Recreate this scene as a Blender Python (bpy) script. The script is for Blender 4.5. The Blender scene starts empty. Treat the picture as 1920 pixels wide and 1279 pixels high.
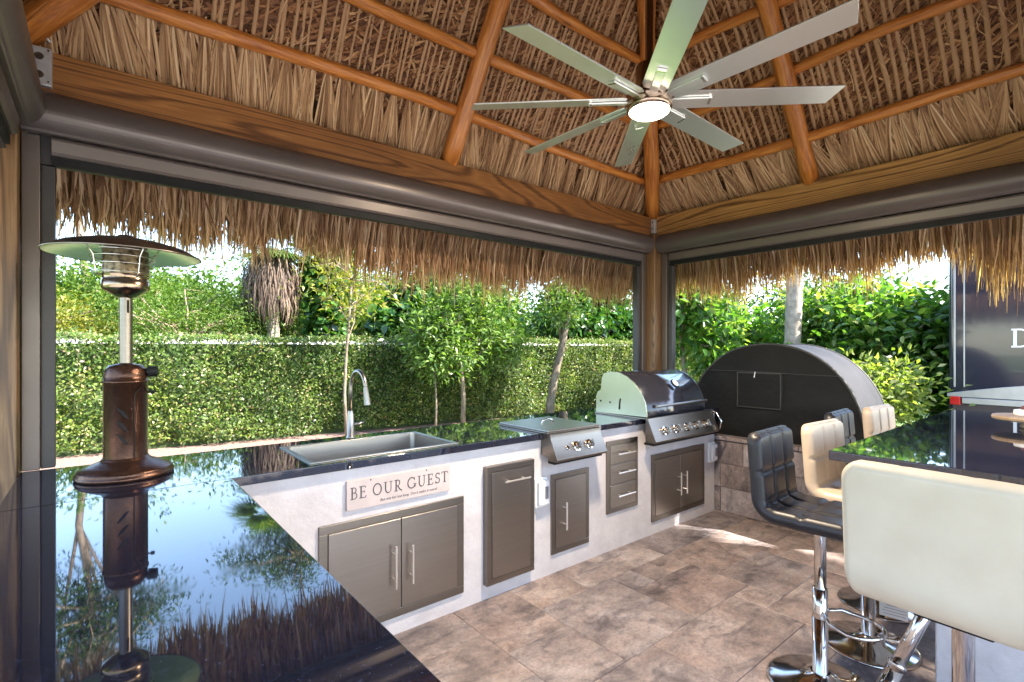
import bpy, math, random
import numpy as np
from mathutils import Vector, Matrix
random.seed(7); RNG = np.random.default_rng(11)
S = bpy.context.scene; COL = S.collection
PI = math.pi; rad = math.radians

# ------------------------------------------------------------------ camera, sky, sun, exposure
cam = bpy.data.cameras.new('camera'); camo = bpy.data.objects.new('camera', cam); COL.objects.link(camo)
cam.sensor_width = 36; cam.lens = 36 * 946 / 1920; cam.shift_y = 14.5 / 1920; cam.clip_start = .02; cam.clip_end = 600
camo.location = (0, 0, 1.49); camo.rotation_euler = (rad(90), 0, rad(50.68 - 90)); S.camera = camo
TO_SUN = Vector((1.0, -1.45, 1.55)).normalized()
W = bpy.data.worlds.new('World'); S.world = W; W.use_nodes = True
wn = W.node_tree.nodes; wl = W.node_tree.links
sky = wn.new('ShaderNodeTexSky'); sky.sky_type = 'NISHITA'; sky.sun_disc = False
sky.sun_elevation = math.asin(TO_SUN.z); sky.sun_rotation = math.atan2(TO_SUN.x, TO_SUN.y)
sky.air_density = 1.0; sky.dust_density = .6; sky.ozone_density = 1.5
wl.new(sky.outputs[0], wn['Background'].inputs[0]); wn['Background'].inputs[1].default_value = .15
sl = bpy.data.lights.new('sun', 'SUN'); sl.energy = 4.0; sl.angle = rad(.55); sl.color = (1, .95, .86)
so = bpy.data.objects.new('sun', sl); COL.objects.link(so); so.location = (6, -9, 12)
so.rotation_euler = (-TO_SUN).to_track_quat('-Z', 'Y').to_euler()
vs = S.view_settings; vs.view_transform = 'Standard'; vs.look = 'None'; vs.gamma = 1; vs.exposure = 2.72
S.render.engine = 'CYCLES'; S.cycles.max_bounces = 8; S.cycles.diffuse_bounces = 4; S.cycles.glossy_bounces = 4
S.cycles.transparent_max_bounces = 8; S.cycles.sample_clamp_indirect = 6

# ------------------------------------------------------------------ helpers
def anc(p):
    v = Vector((0, 0, 0))
    while p is not None: v += p.location; p = p.parent
    return v
def link(o, parent=None):
    COL.objects.link(o)
    if parent is not None: o.parent = parent
    return o
def mk(name, V, F, mat, parent=None, smooth=False, local=False, bevel=0, seg=2, kind=None, origin=None):
    """one mesh object; V in world metres unless local"""
    V = np.asarray(V, dtype=np.float64).reshape(-1, 3)
    o0 = Vector((0, 0, 0))
    if parent is not None and not local: o0 = anc(parent)
    if origin is not None:
        V = V - np.array(origin)
        loc = Vector(origin) - o0
    else:
        V = V - np.array(o0); loc = Vector((0, 0, 0))
    me = bpy.data.meshes.new(name)
    if isinstance(F, np.ndarray):
        n, k = F.shape
        me.vertices.add(len(V)); me.vertices.foreach_set('co', V.astype(np.float32).ravel())
        me.loops.add(n * k); me.loops.foreach_set('vertex_index', F.astype(np.int32).ravel())
        me.polygons.add(n); me.polygons.foreach_set('loop_start', np.arange(0, n * k, k, dtype=np.int32))
        me.polygons.foreach_set('loop_total', np.full(n, k, dtype=np.int32)); me.update(calc_edges=True)
    else:
        me.from_pydata([tuple(v) for v in V], [], [tuple(f) for f in F]); me.update()
    if smooth: me.polygons.foreach_set('use_smooth', np.ones(len(me.polygons), dtype=bool))
    me.materials.append(mat)
    o = bpy.data.objects.new(name, me); o.location = loc; link(o, parent)
    if bevel:
        m = o.modifiers.new('bevel', 'BEVEL'); m.width = bevel; m.segments = seg; m.limit_method = 'ANGLE'; m.angle_limit = rad(40)
        if smooth is False and seg > 1:
            me.polygons.foreach_set('use_smooth', np.ones(len(me.polygons), dtype=bool)); m.harden_normals = True
    if kind: o['kind'] = kind
    return o
class G:
    """collects shapes for one mesh"""
    def __init__(s): s.V = []; s.F = []
    def add(s, V, F):
        n = len(s.V); s.V += [tuple(v) for v in V]; s.F += [tuple(i + n for i in f) for f in F]; return s
    def box(s, a, b):
        x0, y0, z0 = a; x1, y1, z1 = b
        return s.add([(x0,y0,z0),(x1,y0,z0),(x1,y1,z0),(x0,y1,z0),(x0,y0,z1),(x1,y0,z1),(x1,y1,z1),(x0,y1,z1)],
                     [(0,3,2,1),(4,5,6,7),(0,1,5,4),(1,2,6,5),(2,3,7,6),(3,0,4,7)])
    def tube(s, pts, r, n=12, closed=False, cap=True):
        pts = [Vector(p) for p in pts]; m = len(pts); rr = r if hasattr(r, '__len__') else [r] * m
        V = []; F = []; up = None
        for i, p in enumerate(pts):
            t = (pts[(i + 1) % m] - pts[i - 1]) if closed else (pts[min(i + 1, m - 1)] - pts[max(i - 1, 0)])
            t.normalize()
            if up is None:
                up = Vector((0, 0, 1)) if abs(t.z) < .9 else Vector((1, 0, 0))
            a = (up - t * up.dot(t)).normalized(); up = a; b = t.cross(a)
            for k in range(n):
                q = 2 * PI * k / n; V.append(p + (a * math.cos(q) + b * math.sin(q)) * rr[i])
        for i in range(m if closed else m - 1):
            j = (i + 1) % m
            for k in range(n):
                l = (k + 1) % n; F.append((i*n+k, i*n+l, j*n+l, j*n+k))
        if cap and not closed: F.append(tuple(range(n - 1, -1, -1))); F.append(tuple(range((m-1)*n, m*n)))
        return s.add(V, F)
    def lathe(s, prof, n=32, c=(0, 0, 0)):
        V = []; F = []; m = len(prof)
        for (r, z) in prof:
            for k in range(n):
                q = 2 * PI * k / n; V.append((c[0] + r * math.cos(q), c[1] + r * math.sin(q), c[2] + z))
        for i in range(m - 1):
            for k in range(n):
                l = (k + 1) % n; F.append((i*n+k, i*n+l, (i+1)*n+l, (i+1)*n+k))
        return s.add(V, F)
    def prism(s, poly, axis, a, b):
        """poly of 2D points in the plane across axis (0: y,z / 1: x,z / 2: x,y), from a to b"""
        def P(p, w):
            return ((w, p[0], p[1]), (p[0], w, p[1]), (p[0], p[1], w))[axis]
        n = len(poly); V = [P(p, a) for p in poly] + [P(p, b) for p in poly]
        F = [tuple(range(n - 1, -1, -1)), tuple(range(n, 2 * n))] + [(i, (i+1) % n, n + (i+1) % n, n + i) for i in range(n)]
        return s.add(V, F)
    def out(s, name, mat, parent=None, **k): return mk(name, s.V, s.F, mat, parent, **k)
def tag(o, label, cat, group=None):
    o['label'] = label; o['category'] = cat
    if group: o['group'] = group
    return o
def empty(name, loc, label=None, cat=None, group=None, rz=0):
    o = bpy.data.objects.new(name, None); o.location = loc; o.rotation_euler = (0, 0, rz); o.empty_display_size = .1; link(o)
    if label: tag(o, label, cat, group)
    return o
def struct(o): o['kind'] = 'structure'; return o
def copy_tree(o, parent=None):
    c = o.copy(); COL.objects.link(c); c.parent = parent
    for ch in list(o.children): copy_tree(ch, c)
    return c

def strips(name, P, Wd, side, mat, parent=None, kind='stuff', **k):
    """N ribbons: P (N,K,3) points, Wd (N,K) widths, side (N,3) or (N,K,3)"""
    N, K, _ = P.shape
    if side.ndim == 2: side = side[:, None, :]
    A = P - side * Wd[..., None] / 2; Bv = P + side * Wd[..., None] / 2
    V = np.stack([A, Bv], axis=2).reshape(-1, 3)
    i = np.arange(N)[:, None] * (2 * K) + np.arange(K - 1)[None] * 2
    F = np.stack([i, i + 1, i + 3, i + 2], axis=-1).reshape(-1, 4)
    return mk(name, V, F, mat, parent, kind=kind, **k)
def unit(v): return v / np.maximum(np.linalg.norm(v, axis=-1, keepdims=True), 1e-9)
def leaf_arrays(P, D, Nn, L, Wd, six=False, curl=.15):
    D = unit(D); Sd = unit(np.cross(D, Nn)); Nn = np.cross(Sd, D)
    L = L[:, None]; Wd = Wd[:, None]
    N = len(P)
    if not six:
        V = np.stack([P, P + D*L*.45 + Sd*Wd/2 + Nn*Wd*.22, P + D*L - Nn*L*curl, P + D*L*.45 - Sd*Wd/2 + Nn*Wd*.22], 1)
        F = np.arange(N)[:, None] * 4 + np.array([0, 1, 2, 3])[None]
    else:
        V = np.stack([P, P + D*L*.2 + Sd*Wd*.42 + Nn*Wd*.15, P + D*L*.6 + Sd*Wd*.42 + Nn*Wd*.12, P + D*L - Nn*L*curl,
                      P + D*L*.6 - Sd*Wd*.42 + Nn*Wd*.12, P + D*L*.2 - Sd*Wd*.42 + Nn*Wd*.15], 1)
        F = (np.arange(N)[:, None, None] * 6 + np.array([[0, 1, 2, 3], [0, 3, 4, 5]])[None]).reshape(-1, 4)
    return V.reshape(-1, 3), F
def rdir(n): return unit(RNG.normal(size=(n, 3)))

# ------------------------------------------------------------------ materials
def nodes(name):
    m = bpy.data.materials.new(name); m.use_nodes = True
    nt = m.node_tree; return m, nt, nt.nodes['Principled BSDF']
def N(nt, t, **k):
    n = nt.nodes.new(t)
    for a, v in k.items():
        if a in n.inputs.keys() if hasattr(n.inputs, 'keys') else False: n.inputs[a].default_value = v
        else: setattr(n, a, v)
    return n
def ramp(nt, fac, stops):
    r = nt.nodes.new('ShaderNodeValToRGB'); e = r.color_ramp.elements
    e[0].position, e[1].position = stops[0][0], stops[-1][0]
    e[0].color = (*stops[0][1], 1); e[1].color = (*stops[-1][1], 1)
    for p, c in stops[1:-1]:
        q = e.new(p); q.color = (*c, 1)
    nt.links.new(fac, r.inputs[0]); return r.outputs[0]
def coords(nt, stretch=(1, 1, 1), kind='Object', rnd=True):
    tc = nt.nodes.new('ShaderNodeTexCoord'); mp = nt.nodes.new('ShaderNodeMapping'); mp.inputs['Scale'].default_value = stretch
    nt.links.new(tc.outputs[kind], mp.inputs[0])
    if rnd:
        oi = nt.nodes.new('ShaderNodeObjectInfo'); ml = nt.nodes.new('ShaderNodeMath'); ml.operation = 'MULTIPLY'; ml.inputs[1].default_value = 37.0
        nt.links.new(oi.outputs['Random'], ml.inputs[0]); nt.links.new(ml.outputs[0], mp.inputs['Location'])
    return mp.outputs[0]
def noise(nt, vec, scale, detail=4, rough=.55, dist=0):
    n = nt.nodes.new('ShaderNodeTexNoise'); n.inputs['Scale'].default_value = scale; n.inputs['Detail'].default_value = detail
    n.inputs['Roughness'].default_value = rough; n.inputs['Distortion'].default_value = dist
    nt.links.new(vec, n.inputs['Vector']); return n.outputs[0]
def bump(nt, bs, h, strength, dist=.01):
    b = nt.nodes.new('ShaderNodeBump'); b.inputs['Strength'].default_value = strength; b.inputs['Distance'].default_value = dist
    nt.links.new(h, b.inputs['Height']); nt.links.new(b.outputs[0], bs.inputs['Normal'])
def mixc(nt, fac, a, b, mode='MIX'):
    m = nt.nodes.new('ShaderNodeMix'); m.data_type = 'RGBA'; m.blend_type = mode
    for s, v in ((0, fac), (6, a), (7, b)):
        if hasattr(v, 'node'): nt.links.new(v, m.inputs[s])
        elif s == 0: m.inputs[0].default_value = v
        else: m.inputs[s].default_value = (*v, 1)
    return m.outputs[2]
def M(name, stops, scale=6, rough=.6, metal=0, bmp=0, bd=.005, stretch=(1, 1, 1), spec=.5, detail=4, rvar=0, coat=0, dist=0):
    m, nt, bs = nodes(name); v = coords(nt, stretch); f = noise(nt, v, scale, detail, dist=dist)
    nt.links.new(ramp(nt, f, stops), bs.inputs['Base Color'])
    bs.inputs['Roughness'].default_value = rough; bs.inputs['Metallic'].default_value = metal; bs.inputs['Specular IOR Level'].default_value = spec
    bs.inputs['Coat Weight'].default_value = coat
    if rvar:
        mr = nt.nodes.new('ShaderNodeMapRange'); nt.links.new(noise(nt, v, scale * 2.3, 3), mr.inputs[0])
        mr.inputs[1].default_value = .3; mr.inputs[2].default_value = .7; mr.inputs[3].default_value = rough - rvar; mr.inputs[4].default_value = rough + rvar
        nt.links.new(mr.outputs[0], bs.inputs['Roughness'])
    if bmp: bump(nt, bs, noise(nt, v, scale * 3, 5), bmp, bd)
    return m
def leafmat(name, stops, trans=.35, rough=.45, spec=.4):
    m, nt, bs = nodes(name); g = nt.nodes.new('ShaderNodeNewGeometry')
    c = ramp(nt, g.outputs['Random Per Island'], stops)
    nt.links.new(c, bs.inputs['Base Color']); bs.inputs['Roughness'].default_value = rough; bs.inputs['Specular IOR Level'].default_value = spec
    tr = nt.nodes.new('ShaderNodeBsdfTranslucent'); mx = nt.nodes.new('ShaderNodeMixShader'); mx.inputs[0].default_value = trans
    c2 = mixc(nt, 1.0, c, (1.5, 1.6, .5), 'MULTIPLY'); nt.links.new(c2, tr.inputs[0])
    nt.links.new(bs.outputs[0], mx.inputs[1]); nt.links.new(tr.outputs[0], mx.inputs[2])
    nt.links.new(mx.outputs[0], nt.nodes['Material Output'].inputs[0]); return m
def logmat(name, stops, sx):
    m, nt, bs = nodes(name); v = coords(nt, sx)
    a = noise(nt, v, 5, 6, .6, 1.2); c = ramp(nt, a, stops)
    vk = coords(nt, tuple(q * .6 if i != 2 else q * 2 for i, q in enumerate(sx)))
    vo = nt.nodes.new('ShaderNodeTexVoronoi'); vo.inputs['Scale'].default_value = 1.6; nt.links.new(vk, vo.inputs['Vector'])
    kn = ramp(nt, vo.outputs['Distance'], [(0.03, (.35, .25, .2)), (.12, (1, 1, 1))])
    c = mixc(nt, .8, c, kn, 'MULTIPLY'); nt.links.new(c, bs.inputs['Base Color'])
    bs.inputs['Roughness'].default_value = .34; bs.inputs['Coat Weight'].default_value = .25; bs.inputs['Coat Roughness'].default_value = .2
    bump(nt, bs, a, .8, .014); return m
def beammat(name, dark, mid, light):
    m, nt, bs = nodes(name)
    a = noise(nt, coords(nt, (.20, 2.2, 2.2)), 1.5, 1.0, .4, .1)      # slow field; its contours are the growth rings
    ml = nt.nodes.new('ShaderNodeMath'); ml.operation = 'MULTIPLY'; ml.inputs[1].default_value = 135; nt.links.new(a, ml.inputs[0])
    f = noise(nt, coords(nt, (1.2, 38, 38)), 3, 5, .6)
    ad = nt.nodes.new('ShaderNodeMath'); ad.operation = 'MULTIPLY_ADD'; ad.inputs[1].default_value = 2.6; nt.links.new(f, ad.inputs[0]); nt.links.new(ml.outputs[0], ad.inputs[2])
    sn = nt.nodes.new('ShaderNodeMath'); sn.operation = 'SINE'; nt.links.new(ad.outputs[0], sn.inputs[0])
    mr = nt.nodes.new('ShaderNodeMapRange'); mr.inputs[1].default_value = -1; nt.links.new(sn.outputs[0], mr.inputs[0])
    c = ramp(nt, mr.outputs[0], [(.0, mid), (.55, light), (.82, mid), (1, dark)])
    c = mixc(nt, .7, c, ramp(nt, f, [(.3, (.6, .55, .5)), (.62, (1.1, 1.1, 1.1))]), 'MULTIPLY')
    g = noise(nt, coords(nt, (.8, 3, 3)), 1.4, 3)
    c = mixc(nt, .7, c, ramp(nt, g, [(.35, (.62, .58, .55)), (.65, (1.12, 1.1, 1.05))]), 'MULTIPLY')
    nt.links.new(c, bs.inputs['Base Color']); bs.inputs['Roughness'].default_value = .45; bump(nt, bs, f, .35, .005); return m

WOODLOG = logmat('varnished_log', [(.22, (.20, .055, .012)), (.4, (.44, .140, .024)), (.55, (.60, .215, .040)), (.75, (.72, .31, .072))], (6, 6, .55))
BEAM = beammat('stained_beam', (.12, .045, .012), (.27, .11, .029), (.33, .145, .040))
BEAMR = beammat('honey_beam', (.15, .065, .018), (.42, .215, .062), (.52, .285, .09))
POSTW = beammat('post_wood', (.085, .043, .018), (.165, .088, .037), (.225, .13, .056))
THSTEM = leafmat('palm_stem', [(0, (.26, .13, .062)), (.5, (.46, .255, .12)), (1, (.62, .40, .21))], .0, .5, .4)
THLEAF = leafmat('dry_palm_leaf', [(0, (.09, .034, .017)), (.45, (.25, .105, .045)), (.8, (.42, .20, .083)), (1, (.62, .37, .17))], .1, .6, .3)
THSTRAW = leafmat('straw_palm_leaf', [(0, (.24, .118, .055)), (.4, (.47, .265, .13)), (.75, (.64, .40, .205)), (1, (.78, .56, .33))], .15, .55, .3)
FRINGE = leafmat('fringe_leaf', [(0, (.16, .076, .040)), (.4, (.34, .19, .105)), (.8, (.52, .33, .20)), (1, (.70, .52, .38))], .28, .6, .3)
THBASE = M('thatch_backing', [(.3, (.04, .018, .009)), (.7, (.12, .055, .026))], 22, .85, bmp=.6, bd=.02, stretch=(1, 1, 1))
BRONZE = M('bronze_aluminium', [(.3, (.105, .085, .078)), (.7, (.125, .10, .092))], 3, .33, .35, spec=.5, rvar=.05)
BRONZED = M('dark_bronze', [(.3, (.028, .025, .027)), (.7, (.04, .036, .037))], 3, .45, .2)  # darker bronze for the back panel and track channels
BLACKM = M('black_plastic', [(.3, (.006, .006, .0065)), (.7, (.011, .011, .012))], 12, .6, spec=.2)
STUCCO = M('white_stucco', [(.25, (.46, .42, .43)), (.6, (.54, .505, .515)), (.85, (.58, .55, .555))], 7, .75, bmp=.7, bd=.008, detail=6)
STEEL = M('brushed_steel', [(.3, (.305, .275, .25)), (.7, (.325, .295, .27))], 2, .31, 1, stretch=(1, 1, 60), detail=2)
STEELD = M('steel_frame', [(.3, (.215, .19, .168)), (.7, (.235, .21, .187))], 2, .34, 1, stretch=(1, 1, 60), detail=2)
BARSTEEL = M('bright_handle_steel', [(.3, (.72, .69, .66)), (.7, (.80, .77, .74))], 8, .28, .8)
CHROME = M('chrome', [(.3, (.62, .59, .56)), (.7, (.70, .67, .64))], 8, .11, 1, rvar=.03)
NICKEL = M('satin_nickel_blade', [(.3, (.78, .79, .76)), (.7, (.84, .85, .82))], 3, .30, .85, rvar=.03)
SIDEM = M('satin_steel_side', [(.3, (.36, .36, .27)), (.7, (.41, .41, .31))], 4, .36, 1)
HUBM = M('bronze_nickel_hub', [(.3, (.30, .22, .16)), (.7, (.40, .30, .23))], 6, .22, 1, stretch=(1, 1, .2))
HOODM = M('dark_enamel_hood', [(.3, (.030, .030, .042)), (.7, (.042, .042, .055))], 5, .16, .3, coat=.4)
HAMMER = M('hammered_bronze', [(.3, (.065, .030, .020)), (.7, (.11, .055, .036))], 60, .26, .75, bmp=.35, bd=.003)
CREAM = M('cream_leather', [(.3, (.47, .41, .32)), (.7, (.53, .47, .375))], 9, .42, bmp=.12, bd=.001, detail=8)
CREAMWARM = M('warm_lit_cream_leather', [(.3, (.47, .35, .245)), (.7, (.53, .41, .295))], 9, .42, bmp=.12, bd=.001, detail=8)  # cream leather with the warm light on it put into the colour
BLKLTH = M('black_leather', [(.3, (.010, .0095, .012)), (.7, (.015, .014, .018))], 9, .42, spec=.4, bmp=.12, bd=.001, detail=8)
WHITEP = M('white_plastic', [(.3, (.74, .73, .74)), (.7, (.80, .79, .80))], 10, .4)
GALV = M('galvanised_steel', [(.3, (.55, .55, .56)), (.7, (.68, .68, .69))], 30, .4, .6)
GREYP = M('grey_window_plastic', [(.3, (.16, .16, .17)), (.7, (.2, .2, .21))], 10, .3)
SIGNM = M('sign_board', [(.3, (.43, .36, .345)), (.7, (.50, .42, .40))], 14, .6, bmp=.1)
INK = M('dark_lettering', [(.3, (.05, .042, .045)), (.7, (.075, .06, .062))], 40, .6)
PAPER = M('white_paper', [(.3, (.72, .70, .68)), (.7, (.78, .77, .75))], 10, .7)
REDM = M('red_lens', [(.3, (.55, .012, .012)), (.7, (.65, .02, .02))], 6, .2)
TRAILB = M('black_gloss_paint', [(.3, (.022, .022, .036)), (.7, (.026, .026, .042))], 2, .12, .0, coat=.5)
SILVER = M('silver_trim', [(.3, (.42, .43, .45)), (.7, (.5, .51, .53))], 6, .35, .6)
BARK = M('grey_brown_bark', [(.3, (.10, .07, .05)), (.7, (.26, .20, .15))], 14, .85, bmp=.7, bd=.02, stretch=(1, 1, .4))
PALMBARK = M('palm_bark', [(.3, (.22, .17, .13)), (.7, (.42, .35, .28))], 10, .85, bmp=.5, bd=.01)
TWIG = M('bare_twig', [(.3, (.22, .15, .10)), (.7, (.36, .26, .19))], 14, .8)
MULCH = M('red_brown_mulch', [(.3, (.14, .08, .06)), (.55, (.32, .20, .16)), (.8, (.48, .35, .29))], 28, .9, bmp=.8, bd=.03, detail=6)
LAWN = M('lawn_soil', [(.3, (.06, .11, .022)), (.7, (.11, .185, .036))], 9, .9, bmp=.6, bd=.02, detail=6)
GRASS = leafmat('grass_blade', [(0, (.05, .11, .015)), (.5, (.085, .17, .025)), (1, (.15, .21, .05))], .3, .5)
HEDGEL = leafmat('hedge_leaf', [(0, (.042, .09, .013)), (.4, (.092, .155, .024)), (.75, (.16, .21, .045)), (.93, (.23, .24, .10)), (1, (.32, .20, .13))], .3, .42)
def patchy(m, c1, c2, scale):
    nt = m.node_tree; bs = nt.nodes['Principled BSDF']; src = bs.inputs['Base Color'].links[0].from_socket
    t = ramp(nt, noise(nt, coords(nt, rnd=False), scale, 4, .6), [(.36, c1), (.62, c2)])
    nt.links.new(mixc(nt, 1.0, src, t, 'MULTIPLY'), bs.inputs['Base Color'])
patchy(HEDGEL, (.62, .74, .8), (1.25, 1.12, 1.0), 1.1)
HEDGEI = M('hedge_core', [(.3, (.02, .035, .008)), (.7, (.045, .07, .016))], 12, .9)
LEAF_LIGHT = leafmat('light_green_leaf', [(0, (.055, .12, .022)), (.5, (.115, .205, .042)), (1, (.22, .29, .10))], .38, .35, .5)
LEAF_FERN = leafmat('feathery_leaf', [(0, (.055, .115, .020)), (.6, (.10, .18, .03)), (1, (.18, .23, .05))], .4, .5)
LEAF_YEL = leafmat('yellow_green_leaf', [(0, (.12, .15, .02)), (.6, (.20, .21, .03)), (1, (.32, .26, .06))], .4, .5)
LEAF_DARK = leafmat('dark_vine_leaf', [(0, (.018, .06, .010)), (.6, (.04, .11, .018)), (1, (.09, .18, .035))], .3, .25, .6)
LEAF_BIG = leafmat('broad_leaf', [(0, (.035, .10, .022)), (.5, (.085, .18, .034)), (.85, (.17, .27, .06)), (1, (.30, .34, .12))], .55, .24, .6)
LEAF_SHRUB = leafmat('sunlit_shrub_leaf', [(0, (.12, .18, .03)), (.6, (.21, .27, .06)), (1, (.38, .38, .17))], .4, .4)
LEAF_FAR = leafmat('far_tree_leaf', [(0, (.02, .055, .012)), (.6, (.045, .095, .018)), (1, (.09, .15, .03))], .35, .5)
DEADF = leafmat('dead_palm_frond', [(0, (.045, .026, .017)), (.5, (.095, .06, .04)), (1, (.19, .13, .09))], .15, .7)
CANVAS = M('black_canvas', [(.3, (.006, .006, .0065)), (.7, (.011, .011, .011))], 1.2, .8, spec=.2, bmp=.8, bd=.05, detail=2, dist=1.0)
CANVASLIT = M('sunlit_canvas_roof', [(.3, (.018, .018, .021)), (.7, (.030, .029, .033))], 4, .7, spec=.25, bmp=.3, bd=.02)  # black canvas lightened, sun on the roof put into the colour
TRIMC = M('canvas_trim', [(.3, (.02, .02, .02)), (.7, (.035, .033, .03))], 12, .6)
BOARDW = M('round_board_wood', [(.3, (.30, .20, .12)), (.7, (.45, .32, .21))], 8, .5, stretch=(1, 8, 1))

def granite():
    m, nt, bs = nodes('black_granite'); v = coords(nt, rnd=False)
    vo = nt.nodes.new('ShaderNodeTexVoronoi'); vo.inputs['Scale'].default_value = 420; nt.links.new(v, vo.inputs['Vector'])
    c = ramp(nt, vo.outputs['Color'], [(.0, (.006, .006, .011)), (.6, (.009, .010, .019)), (.82, (.02, .025, .048)), (1, (.05, .062, .11))])
    nt.links.new(c, bs.inputs['Base Color']); mr = nt.nodes.new('ShaderNodeMapRange'); nt.links.new(noise(nt, v, 7, 5, .65, 1.0), mr.inputs[0]); mr.inputs[1].default_value = .42; mr.inputs[2].default_value = .72; mr.inputs[3].default_value = .02; mr.inputs[4].default_value = .05
    nt.links.new(mr.outputs[0], bs.inputs['Roughness']); bs.inputs['IOR'].default_value = 1.9
    return m
GRANITE = granite()
def travertine(name, sc=1.0, warm=1.0):
    m, nt, bs = nodes(name); v = coords(nt, (1, 1, 1))
    oi = nt.nodes.new('ShaderNodeObjectInfo')
    tone = ramp(nt, oi.outputs['Random'], [(0, (.80, .81, .88)), (.3, (.97, .93, .92)), (.55, (.88, .90, .96)), (.8, (1.02, .96, .92)), (1, (.93, .88, .88))])
    a = noise(nt, v, 2.6 * sc, 10, .70, .5)
    c = ramp(nt, a, [(.24, (.055, .047, .049)), (.38, (.13, .112, .113)), (.5, (.225, .193, .186)), (.6, (.30, .268, .26)), (.78, (.45, .415, .405))])
    b = noise(nt, coords(nt, (1.2, 2.6, 1)), 2.4 * sc, 9, .66, .8)
    c = mixc(nt, .9, c, ramp(nt, b, [(.30, (.34, .33, .36)), (.40, (.62, .62, .66)), (.48, (1, 1, 1)), (.7, (1.18, 1.08, 1.02))]), 'MULTIPLY')
    f = noise(nt, v, 55 * sc, 5, .8)
    c = mixc(nt, .6, c, ramp(nt, f, [(.32, (.42, .40, .40)), (.5, (1, 1, 1)), (.72, (1.35, 1.3, 1.28))]), 'MULTIPLY')
    m2 = noise(nt, coords(nt, (1, 1.5, 1)), 15 * sc, 7, .75, .6)
    c = mixc(nt, .85, c, ramp(nt, m2, [(.30, (.45, .44, .46)), (.43, (.86, .86, .88)), (.5, (1, 1, 1)), (.62, (1.12, 1.10, 1.09)), (.75, (1.45, 1.43, 1.42))]), 'MULTIPLY')
    c = mixc(nt, 1.0, c, tone, 'MULTIPLY'); nt.links.new(c, bs.inputs['Base Color'])
    rr = nt.nodes.new('ShaderNodeMapRange'); nt.links.new(a, rr.inputs[0]); rr.inputs[3].default_value = .62; rr.inputs[4].default_value = .36
    nt.links.new(rr.outputs[0], bs.inputs['Roughness'])
    ad = nt.nodes.new('ShaderNodeMath'); ad.operation = 'ADD'; nt.links.new(a, ad.inputs[0]); nt.links.new(f, ad.inputs[1])
    bump(nt, bs, ad.outputs[0], .3, .006); return m
TRAV = travertine('travertine'); STONE = travertine('stone_cladding', .8)
BOUNCE = M('pale_bounce_paving', [(.3, (.44, .40, .35)), (.7, (.58, .54, .48))], 3, .7, bmp=.2, bd=.004, detail=6)  # pale colour for the added light-bouncing sheet
GROUT = M('grout', [(.3, (.17, .15, .145)), (.7, (.26, .23, .22))], 20, .9)

# ------------------------------------------------------------------ ground
def sheet(name, poly, z, mat):
    return struct(mk(name, [(x, y, z) for x, y in poly], [tuple(range(len(poly)))], mat))
sheet('lawn', [(-140, -140), (140, -140), (140, 140), (-140, 140)], -.06, LAWN)
sheet('mulch_bed', [(-12, 9.55), (-1, 8.45), (4, 7.75), (9, 7.15), (15, 6.7), (15, 13), (-12, 13)], -.052, MULCH)
sheet('bounce_deck', [(-16, -16), (16, -16), (16, -.2), (7.4, .4), (5.45, .4), (5.45, -2.3), (-.85, -2.3), (-.85, 2.6), (-4, 2.6), (-16, -1)], -.045, BOUNCE)  # last sheet: unseen paving added to bounce sunlight up to the ceiling
X0, X1, Y0, Y1 = -.28, 4.42, -.1, 3.1
G().box((X0 - .5, -2.2, -.3), (X1 + 1.0, Y1 + .25, -.022)).out('patio_slab', GROUT)
patio = struct(bpy.data.objects['patio_slab'])
# travertine pavers, random ashlar
u = .203; nx, ny = 24, 17; occ = np.zeros((nx, ny), bool); cells = {}
ox, oy = -.28, -.92
for i in range(nx):
    for j in range(ny):
        if occ[i, j]: continue
        opts = [(3, 2), (2, 3), (3, 3), (2, 2), (2, 2), (4, 2), (2, 1), (1, 2), (1, 1)]
        random.shuffle(opts); opts.sort(key=lambda o: (o[0]*o[1] <= 2) + .6 * random.random())
        for a, b in opts:
            if i + a <= nx and j + b <= ny and not occ[i:i+a, j:j+b].any():
                occ[i:i+a, j:j+b] = True
                k = (a, b)
                loc = (ox + i*u, oy + j*u, 0)
                if k not in cells:
                    g = .0007
                    o = G().box((g, g, -.03), (a*u - g, b*u - g, 0)).out('paver', TRAV, patio, local=True, bevel=.003, seg=1)
                    cells[k] = o
                else:
                    o = cells[k].copy(); link(o); o.parent = patio
                o.location = (loc[0], loc[1], random.uniform(-.0012, .0012)); break

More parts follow.
